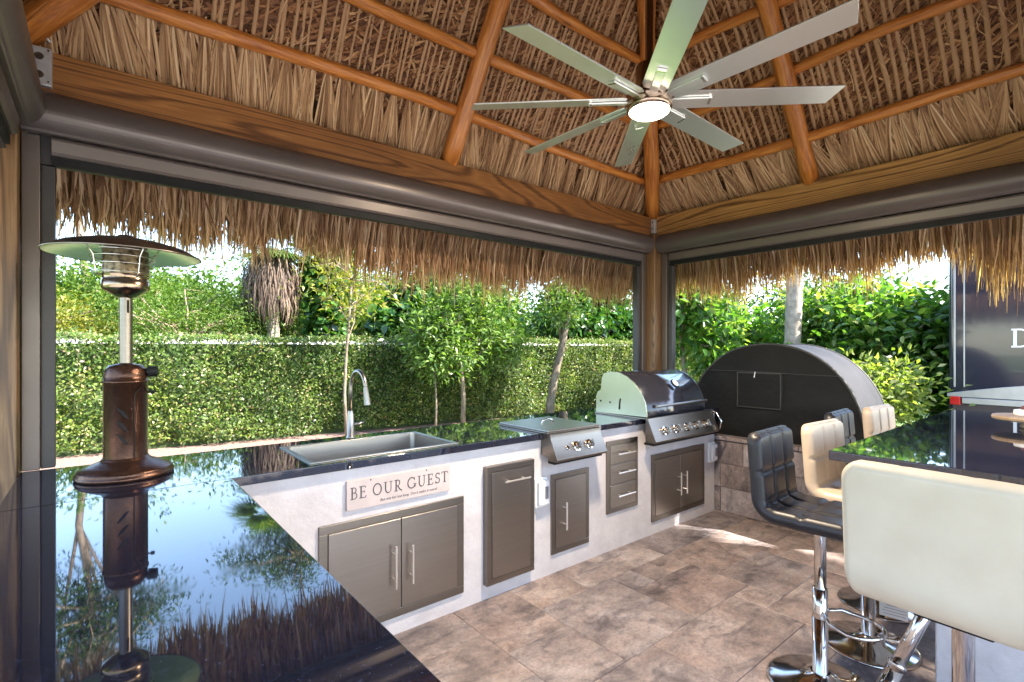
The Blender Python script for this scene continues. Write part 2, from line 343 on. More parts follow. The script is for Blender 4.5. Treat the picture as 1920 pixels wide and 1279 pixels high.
# ------------------------------------------------------------------ thatched hut
hut = empty('thatched_hut', (2.07, 1.5, 0), 'open timber hut with log rafters and palm thatch roof over the kitchen', 'hut')
APEX = Vector((2.07, 1.5, 5.42)); ZB = 2.86
def beam(a, b, name='beam', mat=BEAM, h=.2, th=.14, parent=None):
    a, b = Vector(a), Vector(b); d = b - a; L = d.length
    o = G().box((-L/2, -th/2, -h/2), (L/2, th/2, h/2)).out(name, mat, hut, local=True, bevel=.006)
    o.location = (a + b) / 2 - hut.location; o.rotation_euler = (0, 0, math.atan2(d.y, d.x)); return o
beam((-.42, 3.17, 2.74), (4.56, 3.17, 2.74)); beam((4.49, 3.098, 2.74), (4.49, -.1, 2.74), mat=BEAMR)
beam((-.35, 3.098, 2.74), (-.35, -.1, 2.74)); beam((-.42, -.172, 2.74), (4.56, -.172, 2.74))
for a, b in (((4.307, 3.007), (4.46, 3.16)), ((-.42, 3.02), (-.268, 3.17)), ((4.42, -.24), (4.56, -.1)), ((-.42, -.24), (-.28, -.1))):
    o = G().box((-1.33, -.0745, -.0745), (1.33, .0745, .0745)).out('post', POSTW, hut, local=True, bevel=.008)
    o.location = Vector(((a[0]+b[0])/2, (a[1]+b[1])/2, 1.312)) - hut.location; o.rotation_euler = (0, -PI/2, 0)
def log(name, a, b, r0, r1, bend=.02, seed=0, segs=22):
    rg = random.Random(seed); a, b = Vector(a), Vector(b); L = (b - a).length; pts = []; rr = []
    p1, p2 = rg.uniform(0, 6), rg.uniform(0, 6)
    for i in range(segs + 1):
        t = i / segs; w = math.sin(PI * t)
        pts.append((bend * w * math.sin(3 * t + p1), bend * w * math.cos(4 * t + p2), t * L))
        rr.append((r0 + (r1 - r0) * t) * (1 + .05 * math.sin(9 * t * L + p1) + rg.uniform(-.05, .05)))
    o = G().tube(pts, rr, 14).out(name, WOODLOG, hut, local=True, smooth=True)
    o.location = a - hut.location; o.rotation_euler = (b - a).to_track_quat('Z', 'Y').to_euler(); return o
corn = [Vector((-.30, 3.13, ZB)), Vector((4.43, 3.12, ZB)), Vector((4.43, -.13, ZB)), Vector((-.30, -.13, ZB))]
for k, c in enumerate(corn):
    log('hip_rafter', c, APEX + (c - APEX) * .02, .072, .06, .03, 10 + k)
mids = [(Vector((1.985, 3.15, 2.85)), 0), (Vector((4.47, 1.63, 2.85)), 1), (Vector((2.07, -.15, 2.85)), 2), (Vector((-.33, 1.5, 2.85)), 3)]
for c, k in mids: log('rafter', c, APEX + (c - APEX) * .03, .064, .058, .015, 20 + k)
# roof faces: origin, eave direction, up-slope direction, outward normal
def face(ca, cb):
    e = (cb - ca).normalized(); mid = (ca + cb) / 2; up = (APEX - mid); up -= e * up.dot(e); Ls = up.length; up.normalize()
    n = e.cross(up); n = n if n.z > 0 else -n
    return dict(o=np.array(ca), e=np.array(e), up=np.array(up), n=np.array(n), W=(cb - ca).length, L=Ls)
cc = [Vector((-.28, 3.1, ZB)), Vector((4.42, 3.1, ZB)), Vector((4.42, -.1, ZB)), Vector((-.28, -.1, ZB))]
FL = face(cc[0], cc[1]); FR = face(cc[1], cc[2]); FS = face(cc[2], cc[3]); FW = face(cc[3], cc[0])
def at(f, u, s, n): # arrays
    u, s, n = np.broadcast_arrays(np.asarray(u, float), np.asarray(s, float), np.asarray(n, float))
    return f['o'] + u[..., None] * f['e'] + s[..., None] * f['up'] + n[..., None] * f['n']
def lim(f, s): # eave parameter range at height s
    t = s / f['L']; return t * f['W'] / 2, f['W'] - t * f['W'] / 2
for fi, f in enumerate((FL, FR, FS, FW)):
    rise = f['up'][2]
    for k in range(6):
        s = (.235 + .37 * k) / rise
        if s > f['L'] * .93: break
        a, b = lim(f, s); p = at(f, np.array([a, b]), s, .085)
        log('purlin', p[0], p[1], .041, .036, .035, 40 + fi * 10 + k, 26)
# palm fronds: stems (parts), woven leaflets (stuff), straw tufts behind the beam, hanging fringe
for fi, f in enumerate((FL, FR, FS, FW)):
    vis = fi < 2
    # backing sheet, bent over the eave
    V = []; Fq = []
    for r, (s, n, ex) in enumerate([(f['L'], .17, 0), (0, .17, 0), (-.62, .15, 1)]):
        a, b = lim(f, s); a -= .28; b += .28
        V += list(at(f, np.array([a, b]), s, n))
    V += list(at(f, np.array(lim(f, -.62)), -.62, .33)) + list(at(f, np.array(lim(f, f['L'])), f['L'], .33))
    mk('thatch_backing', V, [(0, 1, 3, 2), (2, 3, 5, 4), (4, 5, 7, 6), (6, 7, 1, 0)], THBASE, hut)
    if vis:
        sp = .047 if fi == 0 else .058; uu = .05; cnt = 0
        while uu < f['W'] - .05:
            x = min(uu, f['W'] - uu); smax = f['L'] * (x / (f['W'] / 2)) * .97; s0 = .2
            if smax > s0 + .15:
                smax = min(smax, 1.9); K = 6
                ss = np.linspace(s0, smax, K); wob = np.cumsum(RNG.normal(0, .006, K)) + (ss - s0) * RNG.normal(0, .02)
                w = RNG.uniform(.0065, .0125) * (1 if fi == 0 else 1.25); nn = RNG.uniform(.108, .122)
                A = at(f, uu + wob - w, ss, nn + .012); Bm = at(f, uu + wob, ss, nn - .006); Cc = at(f, uu + wob + w, ss, nn + .012)
                V = np.stack([A, Bm, Cc], 1).reshape(-1, 3)
                F4 = np.array([(3*i+j, 3*i+j+1, 3*i+j+4, 3*i+j+3) for i in range(K-1) for j in (0, 1)])
                mk('palm_stem', V, F4, THSTEM, hut); cnt += 1
            uu += sp * RNG.uniform(.75, 1.25)
        # woven leaflets
        n = 24000 if fi == 0 else 19000
        s = RNG.uniform(.12, 1.95, n); a, b = lim(f, s); u0 = a + (b - a) * RNG.random(n)
        sg = np.where((np.floor(u0 / sp).astype(int) % 2) == 0, 1, 1) * np.where(RNG.random(n) < .85, 1, -1)
        ang = RNG.normal(.62, .22, n); L = RNG.uniform(.07, .16, n)
        du = np.cos(ang) * L * sg; ds = np.sin(ang) * L
        t = np.linspace(-.5, .5, 3)[None]
        hump = np.array([.014, 0, .014])[None]
        P = at(f, u0[:, None] + du[:, None] * t, s[:, None] + ds[:, None] * t, RNG.uniform(.118, .165, n)[:, None] + hump)
        side = unit(np.cross(P[:, 2] - P[:, 0], np.broadcast_to(f['n'], (n, 3)) + RNG.normal(0, .35, (n, 3))))
        Wd = RNG.uniform(.008, .019, n)[:, None] * np.array([.5, 1, .4])[None]
        strips('woven_leaflets', P, Wd, side, THLEAF, hut)
        # loose fibres caught in the weave
        n = 600; s = RNG.uniform(.3, 1.9, n); a, b = lim(f, s); u0 = a + (b - a) * RNG.random(n)
        t = np.linspace(-.5, .5, 4)[None]; an = RNG.normal(1.45, .5, n); L = RNG.uniform(.05, .22, n); bow = RNG.normal(0, .02, n)
        P = at(f, u0[:, None] + (np.cos(an)*L)[:, None]*t + bow[:, None]*(t*2)**2, s[:, None] + (np.sin(an)*L)[:, None]*t, RNG.uniform(.085, .118, n)[:, None] + 0*t)
        strips('loose_fibres', P, np.full((n, 4), .003) * RNG.uniform(.6, 1.6, n)[:, None], np.broadcast_to(f['e'], (n, 3)).copy(), THSTRAW, hut)
        # straw tufts between the lowest purlin and the beam
        tufts = np.arange(.0, f['W'], .058); nt_ = len(tufts); m = 34
        tu = np.repeat(tufts + RNG.normal(0, .012, nt_), m); q = np.tile(np.linspace(-1, 1, m), nt_) + RNG.normal(0, .12, nt_ * m)
        n = len(tu); s1 = .30 + RNG.normal(0, .025, n); ln = RNG.uniform(.34, .46, n)
        lean = np.repeat(RNG.normal(.05, .05, nt_), m)
        t = np.linspace(0, 1, 5)[None]
        uu_ = tu[:, None] + (q * .075)[:, None] * t ** .7 + lean[:, None] * t
        ss = s1[:, None] - ln[:, None] * t
        nn = .10 + np.repeat(RNG.uniform(-.012, .012, nt_), m)[:, None] - .022 * np.sin(PI * t) * (1 - np.abs(q[:, None]) * .6) + RNG.uniform(0, .02, n)[:, None]
        P = at(f, uu_, ss, nn); side = unit(np.broadcast_to(f['e'], (n, 3)) + f['n'] * RNG.normal(.25, .35, n)[:, None])
        Wd = RNG.uniform(.005, .012, n)[:, None] * np.array([.7, 1, 1, .9, .6])[None]
        strips('straw_tufts', P, Wd, side, THSTRAW, hut)
    # hanging fringe
    per = 1150 if vis else 330
    a, b = lim(f, -.6); n = int(per * (b - a)); u0 = RNG.uniform(a, b, n)
    s0 = RNG.uniform(-.62, -.02, n); K = 6; t = np.linspace(0, 1, K)[None]
    # ragged lower edge: slow waves + clumps + noise
    ph = RNG.uniform(0, 6, 4)
    rag = .05 * np.sin(2.1 * u0 + ph[0]) + .045 * np.sin(5.3 * u0 + ph[1]) + .03 * np.sin(17 * u0 + ph[2]) + RNG.normal(0, .07, n)
    if fi == 0: rag += .10 - .06 * (u0 / f['W'])
    if fi == 1: rag += .06 - .32 * np.exp(-((u0 - 2.62) / .30) ** 2) * (.75 + .25*np.sin(31*u0))
    zend = (2.05 if fi == 0 else 2.10) + rag + np.where(RNG.random(n) < .04, -.12, 0)
    start = at(f, u0, s0, RNG.uniform(.09, .17, n)); slopeend = at(f, u0, -.70 + RNG.normal(0, .06, n), RNG.uniform(.08, .2, n))
    outw = np.array([f['n'][0], f['n'][1], 0]); outw /= np.linalg.norm(outw)
    end = slopeend.copy(); end += outw * RNG.normal(.02, .05, n)[:, None]; end[:, 2] = zend
    end += f['e'] * RNG.normal(0, .035, n)[:, None]
    end[:, 2] = np.minimum(end[:, 2], start[:, 2] - .18)
    P = (1 - t[..., None]) ** 2 * start[:, None] + 2 * (t * (1 - t))[..., None] * slopeend[:, None] + (t ** 2)[..., None] * end[:, None]
    P += RNG.normal(0, .004, P.shape)
    th = RNG.normal(0, .7, n); side = unit(f['e'] * np.cos(th)[:, None] + outw * np.sin(th)[:, None])
    Wd = RNG.uniform(.007, .020, n)[:, None] * np.array([.9, 1, 1, .85, .55, .12])[None]
    strips('hanging_fringe', P, Wd, side, FRINGE, hut)

# ------------------------------------------------------------------ roll-down screens
def screen(name, label, f0, f1, inner, axis, z0=0.945, tracks=True):
    """axis 0: runs along x at y=inner (outside is +y); axis 1: runs along y at x=inner"""
    sgn = 1 if inner > 1 else -1
    e = empty(name, ((f0+f1)/2, inner, z0) if axis == 0 else (inner, (f0+f1)/2, z0), label, 'screen', 'roll-down screens around the hut')
    def prof(pts, nm, mat, a, b, **k):
        pl = [(inner + sgn * d, z) for d, z in pts]
        g = G()
        g.prism(pl, 0 if axis == 0 else 1, a, b)
        return g.out(nm, mat, e, **k)
    arc = [(-.012 - .088 * math.cos(rad(q)) , 2.545 + .093 * math.sin(rad(q))) for q in range(-62, 63, 8)]
    prof([(-.003, 2.452)] + [(-.045, 2.452)] + arc + [(-.045, 2.637), (-.003, 2.637)], 'roller_housing', BRONZE, f0, f1, bevel=.002, seg=1)
    ins = .1
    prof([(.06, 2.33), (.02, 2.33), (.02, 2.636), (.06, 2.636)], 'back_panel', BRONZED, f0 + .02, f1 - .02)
    prof([(.012, 2.367), (-.012, 2.367), (-.022, 2.380), (-.030, 2.43), (-.026, 2.444), (.012, 2.446)], 'bottom_bar', BRONZE, f0 + ins, f1 - ins, bevel=.002, seg=1)
    prof([(.019, 2.326), (.0, 2.326), (.0, 2.366), (.019, 2.366)], 'bottom_seal', BLACKM, f0 + ins, f1 - ins)
    if tracks:
        for a, b, c in ((f0, f0 + .062, f0 + .112), (f1, f1 - .062, f1 - .112)):
            lo, hi = min(a, b), max(a, b)
            t1 = prof([(0, z0), (.0, 2.451), (.075, 2.451), (.075, z0)], 'side_track', BRONZE, lo, hi, bevel=.004)
            lo, hi = min(b, c) + .0005, max(b, c) - .0005
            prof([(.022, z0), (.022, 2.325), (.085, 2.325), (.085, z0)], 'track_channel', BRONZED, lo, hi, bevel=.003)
    return e
screen('roll_down_screen', 'long dark bronze screen rolled up in its housing above the sink counter', -.266, 4.305, 3.101, 0)
screen('roll_down_screen', 'dark bronze screen rolled up above the bar stools and the black dome cover', -.1, 3.004, 4.421, 1, z0=.70)
screen('roll_down_screen', 'dark bronze screen rolled up over the side with the patio heater counter', -.1, 3.0, -.281, 1, z0=.945, tracks=False)

# metal boxes on the beams
jb = empty('junction_box', (-.215, 3.1, 2.66), 'pale metal junction box screwed to the beam above the patio heater', 'junction box')
G().box((-.262, 3.062, 2.665), (-.162, 3.1, 2.835)).out('box', GALV, jb, bevel=.006)
for z in (2.71, 2.79):
    o = G().lathe([(.0, 0), (.016, 0), (.016, .004), (.012, .004), (.012, .001), (0, .001)], 16).out('knockout', STEELD, jb, local=True)
    o.location = (.01, -.0385, z - 2.66); o.rotation_euler = (PI/2, 0, 0)
for x, z in ((-.245, 2.68), (-.178, 2.82), (-.178, 2.68), (-.245, 2.82)): G().box((x, 3.058, z), (x + .006, 3.063, z + .006)).out('screw', BLACKM, jb)
tag(G().tube([(-.25, 3.075, 2.83), (-.24, 3.06, 2.87), (-.20, 3.07, 2.90), (-.17, 3.11, 2.885)], .006, 8).out('cable', WHITEP, smooth=True), 'short white cable looping out of the metal junction box', 'cable')
cb = empty('corner_bracket', (4.40, 3.08, 2.66), 'small clear plastic cover on the corner where two roof beams meet', 'bracket')
G().box((4.375, 3.055, 2.665), (4.42, 3.1, 2.815)).out('cover', GALV, cb, bevel=.008)
for z in (2.70, 2.77): G().box((4.372, 3.068, z), (4.376, 3.086, z + .02)).out('slot', GREYP, cb)

# ------------------------------------------------------------------ outdoor kitchen
kit = empty('kitchen_counter', (2.2, 2.75, 0), 'L-shaped white stucco kitchen counter with black granite top and steel doors', 'counter')
YF = 2.42
kb = G().prism([(.40, YF), (4.405, YF), (4.405, 3.095), (-.262, 3.095), (-.262, .2), (.40, .2)], 2, -.02, .905)
kb.F.pop(1); kb.out('base', STUCCO, kit, bevel=.008)
# granite with a sink cut-out and a seam at the corner
SX0, SX1, SY0, SY1 = .79, 1.58, 2.46, 2.93
for (a, b) in (((-.268, .15), (.435, 2.3865)),): G().box((a[0], a[1], .905), (b[0], b[1], .945)).out('granite_slab', GRANITE, kit, bevel=.003)
g = G()
xs = [-.268, SX0, SX1, 4.424]; ys = [2.3885, SY0, SY1, 3.1]
Vt = [(x, y, z) for z in (.905, .945) for y in ys for x in xs]
def vid(i, j, k): return k * 16 + j * 4 + i
Ft = []
for i in range(3):
    for j in range(3):
        if (i, j) == (1, 1): continue
        Ft.append((vid(i,j,1), vid(i+1,j,1), vid(i+1,j+1,1), vid(i,j+1,1))); Ft.append((vid(i,j,0), vid(i,j+1,0), vid(i+1,j+1,0), vid(i+1,j,0)))
for i in range(3):
    Ft.append((vid(i,0,0), vid(i+1,0,0), vid(i+1,0,1), vid(i,0,1))); Ft.append((vid(i+1,3,0), vid(i,3,0), vid(i,3,1), vid(i+1,3,1)))
    Ft.append((vid(0,i+1,0), vid(0,i,0), vid(0,i,1), vid(0,i+1,1))); Ft.append((vid(3,i,0), vid(3,i+1,0), vid(3,i+1,1), vid(3,i,1)))
Ft += [(vid(1,1,0), vid(1,1,1), vid(2,1,1), vid(2,1,0)), (vid(2,1,0), vid(2,1,1), vid(2,2,1), vid(2,2,0)), (vid(2,2,0), vid(2,2,1), vid(1,2,1), vid(1,2,0)), (vid(1,2,0), vid(1,2,1), vid(1,1,1), vid(1,1,0))]
mk('granite_slab', Vt, Ft, GRANITE, kit, bevel=.003)

def frame_ring(x0, x1, z0, z1, w, y0, y1):
    g = G()
    g.box((x0, y0, z0), (x1, y1, z0 + w)); g.box((x0, y0, z1 - w), (x1, y1, z1))
    g.box((x0, y0, z0 + w), (x0 + w, y1, z1 - w)); g.box((x1 - w, y0, z0 + w), (x1, y1, z1 - w)); return g
def handle_v(x, z0, z1, parent):
    g = G(); y = YF - .052
    g.tube([(x, y, z0), (x, y, z1)], .0058, 10); L = z1 - z0
    for z in (z0 + L*.2, z1 - L*.2): g.tube([(x, YF - .012, z), (x, y, z)], .004, 8)
    return g  .out('handle', BARSTEEL, parent, smooth=False)
def handle_h(x0, x1, z, parent):
    g = G(); y = YF - .052
    g.tube([(x0, y, z), (x1, y, z)], .0058, 10); L = x1 - x0
    for x in (x0 + L*.2, x1 - L*.2): g.tube([(x, YF - .012, z), (x, y, z)], .004, 8)
    return g  .out('handle', BARSTEEL, parent)
def cabinet(name, x0, x1, z0, z1, w, doors, proud=.012):
    fr = frame_ring(x0, x1, z0, z1, w, YF - proud, YF + .01).out(name, STEELD, kit, bevel=.0025)
    for (a, b, c, d) in doors:
        G().box((a + .002, YF - proud - .003, c + .002), (b - .002, YF + .008, d - .002)).out('door', STEEL, fr, bevel=.0025)
    return fr
w = .042
f1 = cabinet('double_door', .80, 1.617, .095, .648, w, [(.80+w, 1.2235, .095+w, .648-w), (1.2235, 1.617-w, .095+w, .648-w)])
handle_v(1.176, .262, .478, f1); handle_v(1.272, .262, .462, f1)
f2 = cabinet('tall_pull_door', 1.762, 2.135, .090, .792, .036, [(1.762+.036, 2.135-.036, .090+.036, .792-.036)], proud=.038)
h = handle_h(1.87, 2.07, .695, f2); h.location.y -= .024
f3 = cabinet('single_door', 2.31, 2.676, .126, .656, .036, [(2.31+.036, 2.676-.036, .126+.036, .656-.036)])
handle_v(2.414, .282, .465, f3)
f4 = cabinet('drawer_unit', 2.868, 3.236, .278, .810, .034, [(2.902, 3.202, .312, .482), (2.902, 3.202, .482, .632), (2.902, 3.202, .632, .776)])
for z in (.712, .572, .402): handle_h(2.955, 3.155, z, f4)
f5 = cabinet('double_door', 3.42, 4.205, .100, .640, w, [(3.42+w, 3.8125, .1+w, .64-w), (3.8125, 4.205-w, .1+w, .64-w)])
handle_v(3.775, .264, .452, f5); handle_v(3.862, .264, .452, f5)

for x0, x1, z0, z1, lb in ((2.163, 2.272, .462, .658, 'white weatherproof outlet cover between the tall pull door and the single door'), (4.275, 4.385, .452, .642, 'white weatherproof outlet cover at the end next to the stone wall')):
    e = empty('outlet_cover', ((x0+x1)/2, YF, z0), lb, 'outlet', 'outlet covers on the kitchen counter')
    G().box((x0, YF - .018, z0), (x1, YF + .004, z1)).out('back_plate', WHITEP, e, bevel=.012, seg=3)
    G().box((x0 + .012, YF - .045, z0 + .018), (x1 - .008, YF - .016, z1 - .018)).out('lid', WHITEP, e, bevel=.012, seg=3)
    G().box((x0 + .058, YF - .048, z0 + .06), (x1 - .022, YF - .043, z1 - .055)).out('window', GREYP, e, bevel=.002)

# sign with serif lettering
sg = empty('wall_sign', (1.228, YF, .697), 'pale wooden sign reading BE OUR GUEST above the double doors', 'sign')
G().box((.932, YF - .014, .697), (1.523, YF + .003, .843)).out('board', SIGNM, sg, bevel=.0025)
for x in (1.055, 1.372): 
    o = G().lathe([(0, 0), (.0035, 0), (.0035, .002), (0, .002)], 10).out('screw', BLACKM, sg, local=True); o.location = (x - 1.228, -.0142, .136); o.rotation_euler = (PI/2, 0, 0)
def arcp(cx, cy, rx, ry, a0, a1, n=12): return [(cx + rx*math.cos(rad(a0+(a1-a0)*i/n)), cy + ry*math.sin(rad(a0+(a1-a0)*i/n))) for i in range(n+1)]
def ser(x, y, w=.26): return [((x - w/2, y), (x + w/2, y))]
GL = {  # unit height 1; (strokes: (points, width)), advance
 'B': ([([(.14,0),(.14,1)],.12), ([(.0,.0)]+[(.3,.0)]+arcp(.3,.27,.26,.27,-90,90),.075), ([(0,1),(.28,1)]+arcp(.28,.77,.21,.23,90,-90),.07), ([(.14,.54),(.3,.54)],.06)], .68),
 'E': ([([(.14,0),(.14,1)],.12), ([(0,0),(.56,0),(.60,.15)],.07), ([(0,1),(.53,1),(.55,.86)],.07), ([(.14,.52),(.45,.52)],.06), ([(.45,.44),(.45,.6)],.05)], .72),
 'O': ([(arcp(.42,.5,.38,.5,0,360,28),.10)], .95),
 'U': ([([(.14,1),(.14,.36)]+arcp(.41,.36,.27,.36,180,270,8),.11), (arcp(.41,.36,.27,.36,270,360,8)+[(.68,1)],.06), ([(0,1),(.28,1)],.05), ([(.55,1),(.81,1)],.05)], .92),
 'R': ([([(.14,0),(.14,1)],.12), ([(0,1),(.28,1)]+arcp(.28,.74,.23,.26,90,-90),.08), ([(.14,.48),(.3,.48)],.06), ([(.3,.48),(.5,.14),(.72,-.02)],.10), ([(0,0),(.28,0)],.05)], .78),
 'G': ([(arcp(.44,.5,.40,.5,50,345,22),.10), ([(.80,.36),(.80,.1)],.10), ([(.66,.38),(.92,.38)],.05), ([(.70,.88),(.74,1.0),(.74,.74)],.05)], .98),
 'S': ([(arcp(.27,.745,.2,.24,30,270,12)+arcp(.27,.26,.22,.25,90,-150,12),.09), ([(.46,.98),(.46,.80)],.05), ([(.05,.0),(.05,.2)],.05)], .58),
 'T': ([([(.36,0),(.36,1)],.12), ([(0,.84),(.03,1),(.69,1),(.72,.84)],.065), ([(.22,0),(.5,0)],.05)], .74),
 'D': ([([(.14,0),(.14,1)],.15), ([(0,0),(.35,0)]+arcp(.35,.5,.42,.5,-90,90,16)+[(0,1)],.10)], .9)}
def stroke(g, pts, w, f, y0, y1):
    """flat ribbon of width w along pts, extruded between y0 and y1; f maps 2D to (x,z)"""
    n = len(pts); L = []; R = []
    for i, p in enumerate(pts):
        a = Vector(pts[max(i-1, 0)]); b = Vector(pts[min(i+1, n-1)]); d = (b - a).normalized(); q = Vector((-d.y, d.x)) * w / 2
        e = Vector((0, 0))
        if i == 0: e = -d * .02
        if i == n - 1: e = d * .02
        L.append(Vector(p) + q + e); R.append(Vector(p) - q + e)
    for i in range(n - 1):
        q = [f(L[i]), f(L[i+1]), f(R[i+1]), f(R[i])]
        g.add([(x, y0, z) for x, z in q] + [(x, y1, z) for x, z in q], [(0,1,2,3), (7,6,5,4), (0,4,5,1), (1,5,6,2), (2,6,7,3), (3,7,4,0)])
def word(txt, x, z, h, name, parent, sp=.16, wsp=.5):
    for ch in txt:
        if ch == ' ': x += wsp * h; continue
        st, adv = GL[ch]; g = G()
        for i, (pts, w) in enumerate(st): stroke(g, pts, w, lambda p, x=x: (x + p.x * h, z + p.y * h), YF - .0152 - .00012 * i, YF - .0135)
        g.out(name, INK, parent); x += (adv + sp) * h
    return x
word('BE OUR GUEST', .952, .752, .0555, 'letter', sg, sp=.135, wsp=.40)
def text(body, size, loc, rot, mat, parent, name, shear=0, ext=.0004):
    c = bpy.data.curves.new(name, 'FONT'); c.body = body; c.size = size; c.shear = shear; c.extrude = ext; c.fill_mode = 'BOTH'
    t = bpy.data.objects.new(name, c); COL.objects.link(t)
    dg = bpy.context.evaluated_depsgraph_get(); me = bpy.data.meshes.new_from_object(t.evaluated_get(dg)); bpy.data.objects.remove(t)
    me.materials.clear(); me.materials.append(mat); o = bpy.data.objects.new(name, me); link(o, parent)
    o.location = Vector(loc) - (anc(parent) if parent else Vector((0, 0, 0))); o.rotation_euler = rot; return o
text("But not for too long. Don't make it weird.", .0195, (1.105, YF - .0146, .7165), (PI/2, 0, 0), INK, sg, 'small_lettering', shear=.25)

# sink and faucet
sk = empty('sink', (1.185, 2.695, .945), 'wide stainless steel sink set into the black granite', 'sink')
g = frame_ring(0, 1, 0, 1, .1, 0, 1); g = G()
rw = .022
for a, b in (((SX0-rw, SY0-rw), (SX1+rw, SY0+.004)), ((SX0-rw, SY1-.004), (SX1+rw, SY1+rw)), ((SX0-rw, SY0+.004), (SX0+.004, SY1-.004)), ((SX1-.004, SY0+.004), (SX1+rw, SY1-.004))):
    g.box((a[0], a[1], .9455), (b[0], b[1], .950))
g.out('rim', STEEL, sk, bevel=.0015)
g = G(); zb = .735; q = .003
g.add([(SX0+q,SY0+q,.949),(SX1-q,SY0+q,.949),(SX1-q,SY1-q,.949),(SX0+q,SY1-q,.949),(SX0+.02,SY0+.02,zb),(SX1-.02,SY0+.02,zb),(SX1-.02,SY1-.02,zb),(SX0+.02,SY1-.02,zb)],
      [(0,1,5,4),(1,2,6,5),(2,3,7,6),(3,0,4,7),(4,5,6,7)])
o = g.out('bowl', STEEL, sk, bevel=.03, seg=4); o.modifiers['bevel'].limit_method = 'ANGLE'
G().lathe([(0, .004), (.03, .004), (.045, .006), (.045, 0)], 24, (1.185, 2.7, zb)).out('drain', CHROME, sk, smooth=True)
fa = empty('faucet', (1.183, 2.99, .945), 'tall brushed steel gooseneck faucet behind the sink', 'faucet')
G().lathe([(0, 0), (.028, 0), (.028, .012), (.021, .02), (.021, .14), (.014, .17)], 24, (1.183, 2.99, .945)).out('base', STEEL, fa, smooth=True)
pts = [(1.183, 2.99, 1.09), (1.183, 2.99, 1.25)] + [(1.183 + .03*(1-math.cos(rad(a)))*.5, 2.99 - .075*(1-math.cos(rad(a))), 1.25 + .105*math.sin(rad(a))) for a in range(12, 169, 12)] + [(1.213, 2.84, 1.262)]
G().tube(pts, .0125, 14).out('neck', STEEL, fa, smooth=True)
G().tube([(1.213, 2.841, 1.265), (1.215, 2.836, 1.23), (1.219, 2.826, 1.16)], [.0135, .016, .021], 16).out('spray_head', STEEL, fa, smooth=False)
G().tube([(1.20, 2.985, 1.03), (1.235, 2.98, 1.033), (1.262, 2.975, 1.04)], [.011, .009, .006], 12).out('lever', STEEL, fa, smooth=True)

# side burner
sb = empty('side_burner', (2.455, 2.55, .76), 'low stainless steel side burner with two knobs and flat lid', 'burner')
bx0, bx1 = 2.215, 2.695
G().box((bx0 + .01, 2.345, .80), (bx1 - .01, 2.86, .946)).out('box', STEELD, sb, bevel=.003)
G().prism([(2.345, .9455), (2.345, .775), (2.262, .775), (2.255, .79), (2.315, .912), (2.318, .9455)], 0, bx0, bx1).out('control_panel', STEELD, sb, bevel=.005)
G().prism([(2.352, .757), (2.29, .757), (2.29, .772), (2.352, .772)], 0, bx0 + .01, bx1 - .02).out('drip_edge', BLACKM, sb)
G().box((bx0 - .012, 2.335, .9465), (bx1 + .004, 2.84, .956)).out('trim', STEELD, sb, bevel=.002)
G().box((bx0 - .008, 2.33, .9565), (bx1, 2.835, .968)).out('lid', STEEL, sb, bevel=.004)
G().tube([(2.395, 2.60, .964), (2.41, 2.60, .986), (2.455, 2.60, .996), (2.50, 2.60, .986), (2.515, 2.60, .964)], .006, 10).out('lid_handle', CHROME, sb, smooth=True)
def knob(name, x, yz, r, parent, ln=.032, mat=CHROME):
    o = G().lathe([(0, ln), (r*.75, ln), (r*.85, ln*.85), (r*.85, .008), (r*1.25, .006), (r*1.25, -.002), (0, -.002)], 20).out(name, mat, parent, local=True, smooth=False)
    o.location = Vector((x, yz[0], yz[1])) - anc(parent); return o
for x in (2.42, 2.54):
    o = knob('knob', x, (2.286, .852), .026, sb); o.rotation_euler = (rad(90 - 25), 0, 0)
    G().box((-.004, -.024, .0315), (.004, .024, .046)).out('grip', CHROME, o, local=True, bevel=.002)
o = knob('ignition_button', 2.335, (2.286, .852), .012, sb, .012); o.rotation_euler = (rad(65), 0, 0)

# grill
gr = empty('gas_grill', (3.70, 2.6, .76), 'big built-in gas grill with dark rounded hood and five knobs', 'grill')
gx0, gx1 = 3.255, 4.10
prof = [(2.852, .955), (2.852, 1.09), (2.835, 1.13), (2.80, 1.145), (2.79, 1.24)]
hood = [(2.79, 1.245), (2.77, 1.285), (2.70, 1.302), (2.61, 1.300), (2.53, 1.27), (2.455, 1.22), (2.395, 1.15), (2.355, 1.07), (2.342, .99), (2.342, .962)]
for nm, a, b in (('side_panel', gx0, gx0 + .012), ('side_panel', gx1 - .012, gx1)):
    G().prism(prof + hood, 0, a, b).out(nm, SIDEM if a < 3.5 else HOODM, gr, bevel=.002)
hs = [(y + .004, z - .003) for y, z in hood]
G().prism(hs + [(2.36, .962)] + [(y + .012, z - .012) for y, z in hood[::-1][1:-1]] + [(2.775, 1.23)], 0, gx0 + .0125, gx1 - .0125).out('hood', HOODM, gr, smooth=True)
gr.children[-1].data.polygons.foreach_set('use_smooth', np.array([len(p.vertices) == 4 for p in gr.children[-1].data.polygons]))
G().prism([(2.85, .956), (2.85, 1.10), (2.80, 1.135), (2.80, 1.23), (2.785, 1.23), (2.785, 1.12), (2.83, 1.08), (2.83, .956)], 0, gx0 + .0125, gx1 - .0125).out('back_panel', STEELD, gr)
G().box((gx0 + .02, 2.37, .947), (gx1 - .02, 2.83, .985)).out('cooking_grate', BLACKM, gr)
G().tube([(gx0 + .07, 2.30, 1.045), (gx1 - .05, 2.30, 1.045)], .011, 12).out('hood_handle', STEEL, gr)
for x in (gx0 + .10, gx1 - .08): G().tube([(x, 2.36, 1.045), (x, 2.30, 1.045)], .008, 8).out('handle_mount', STEEL, gr)
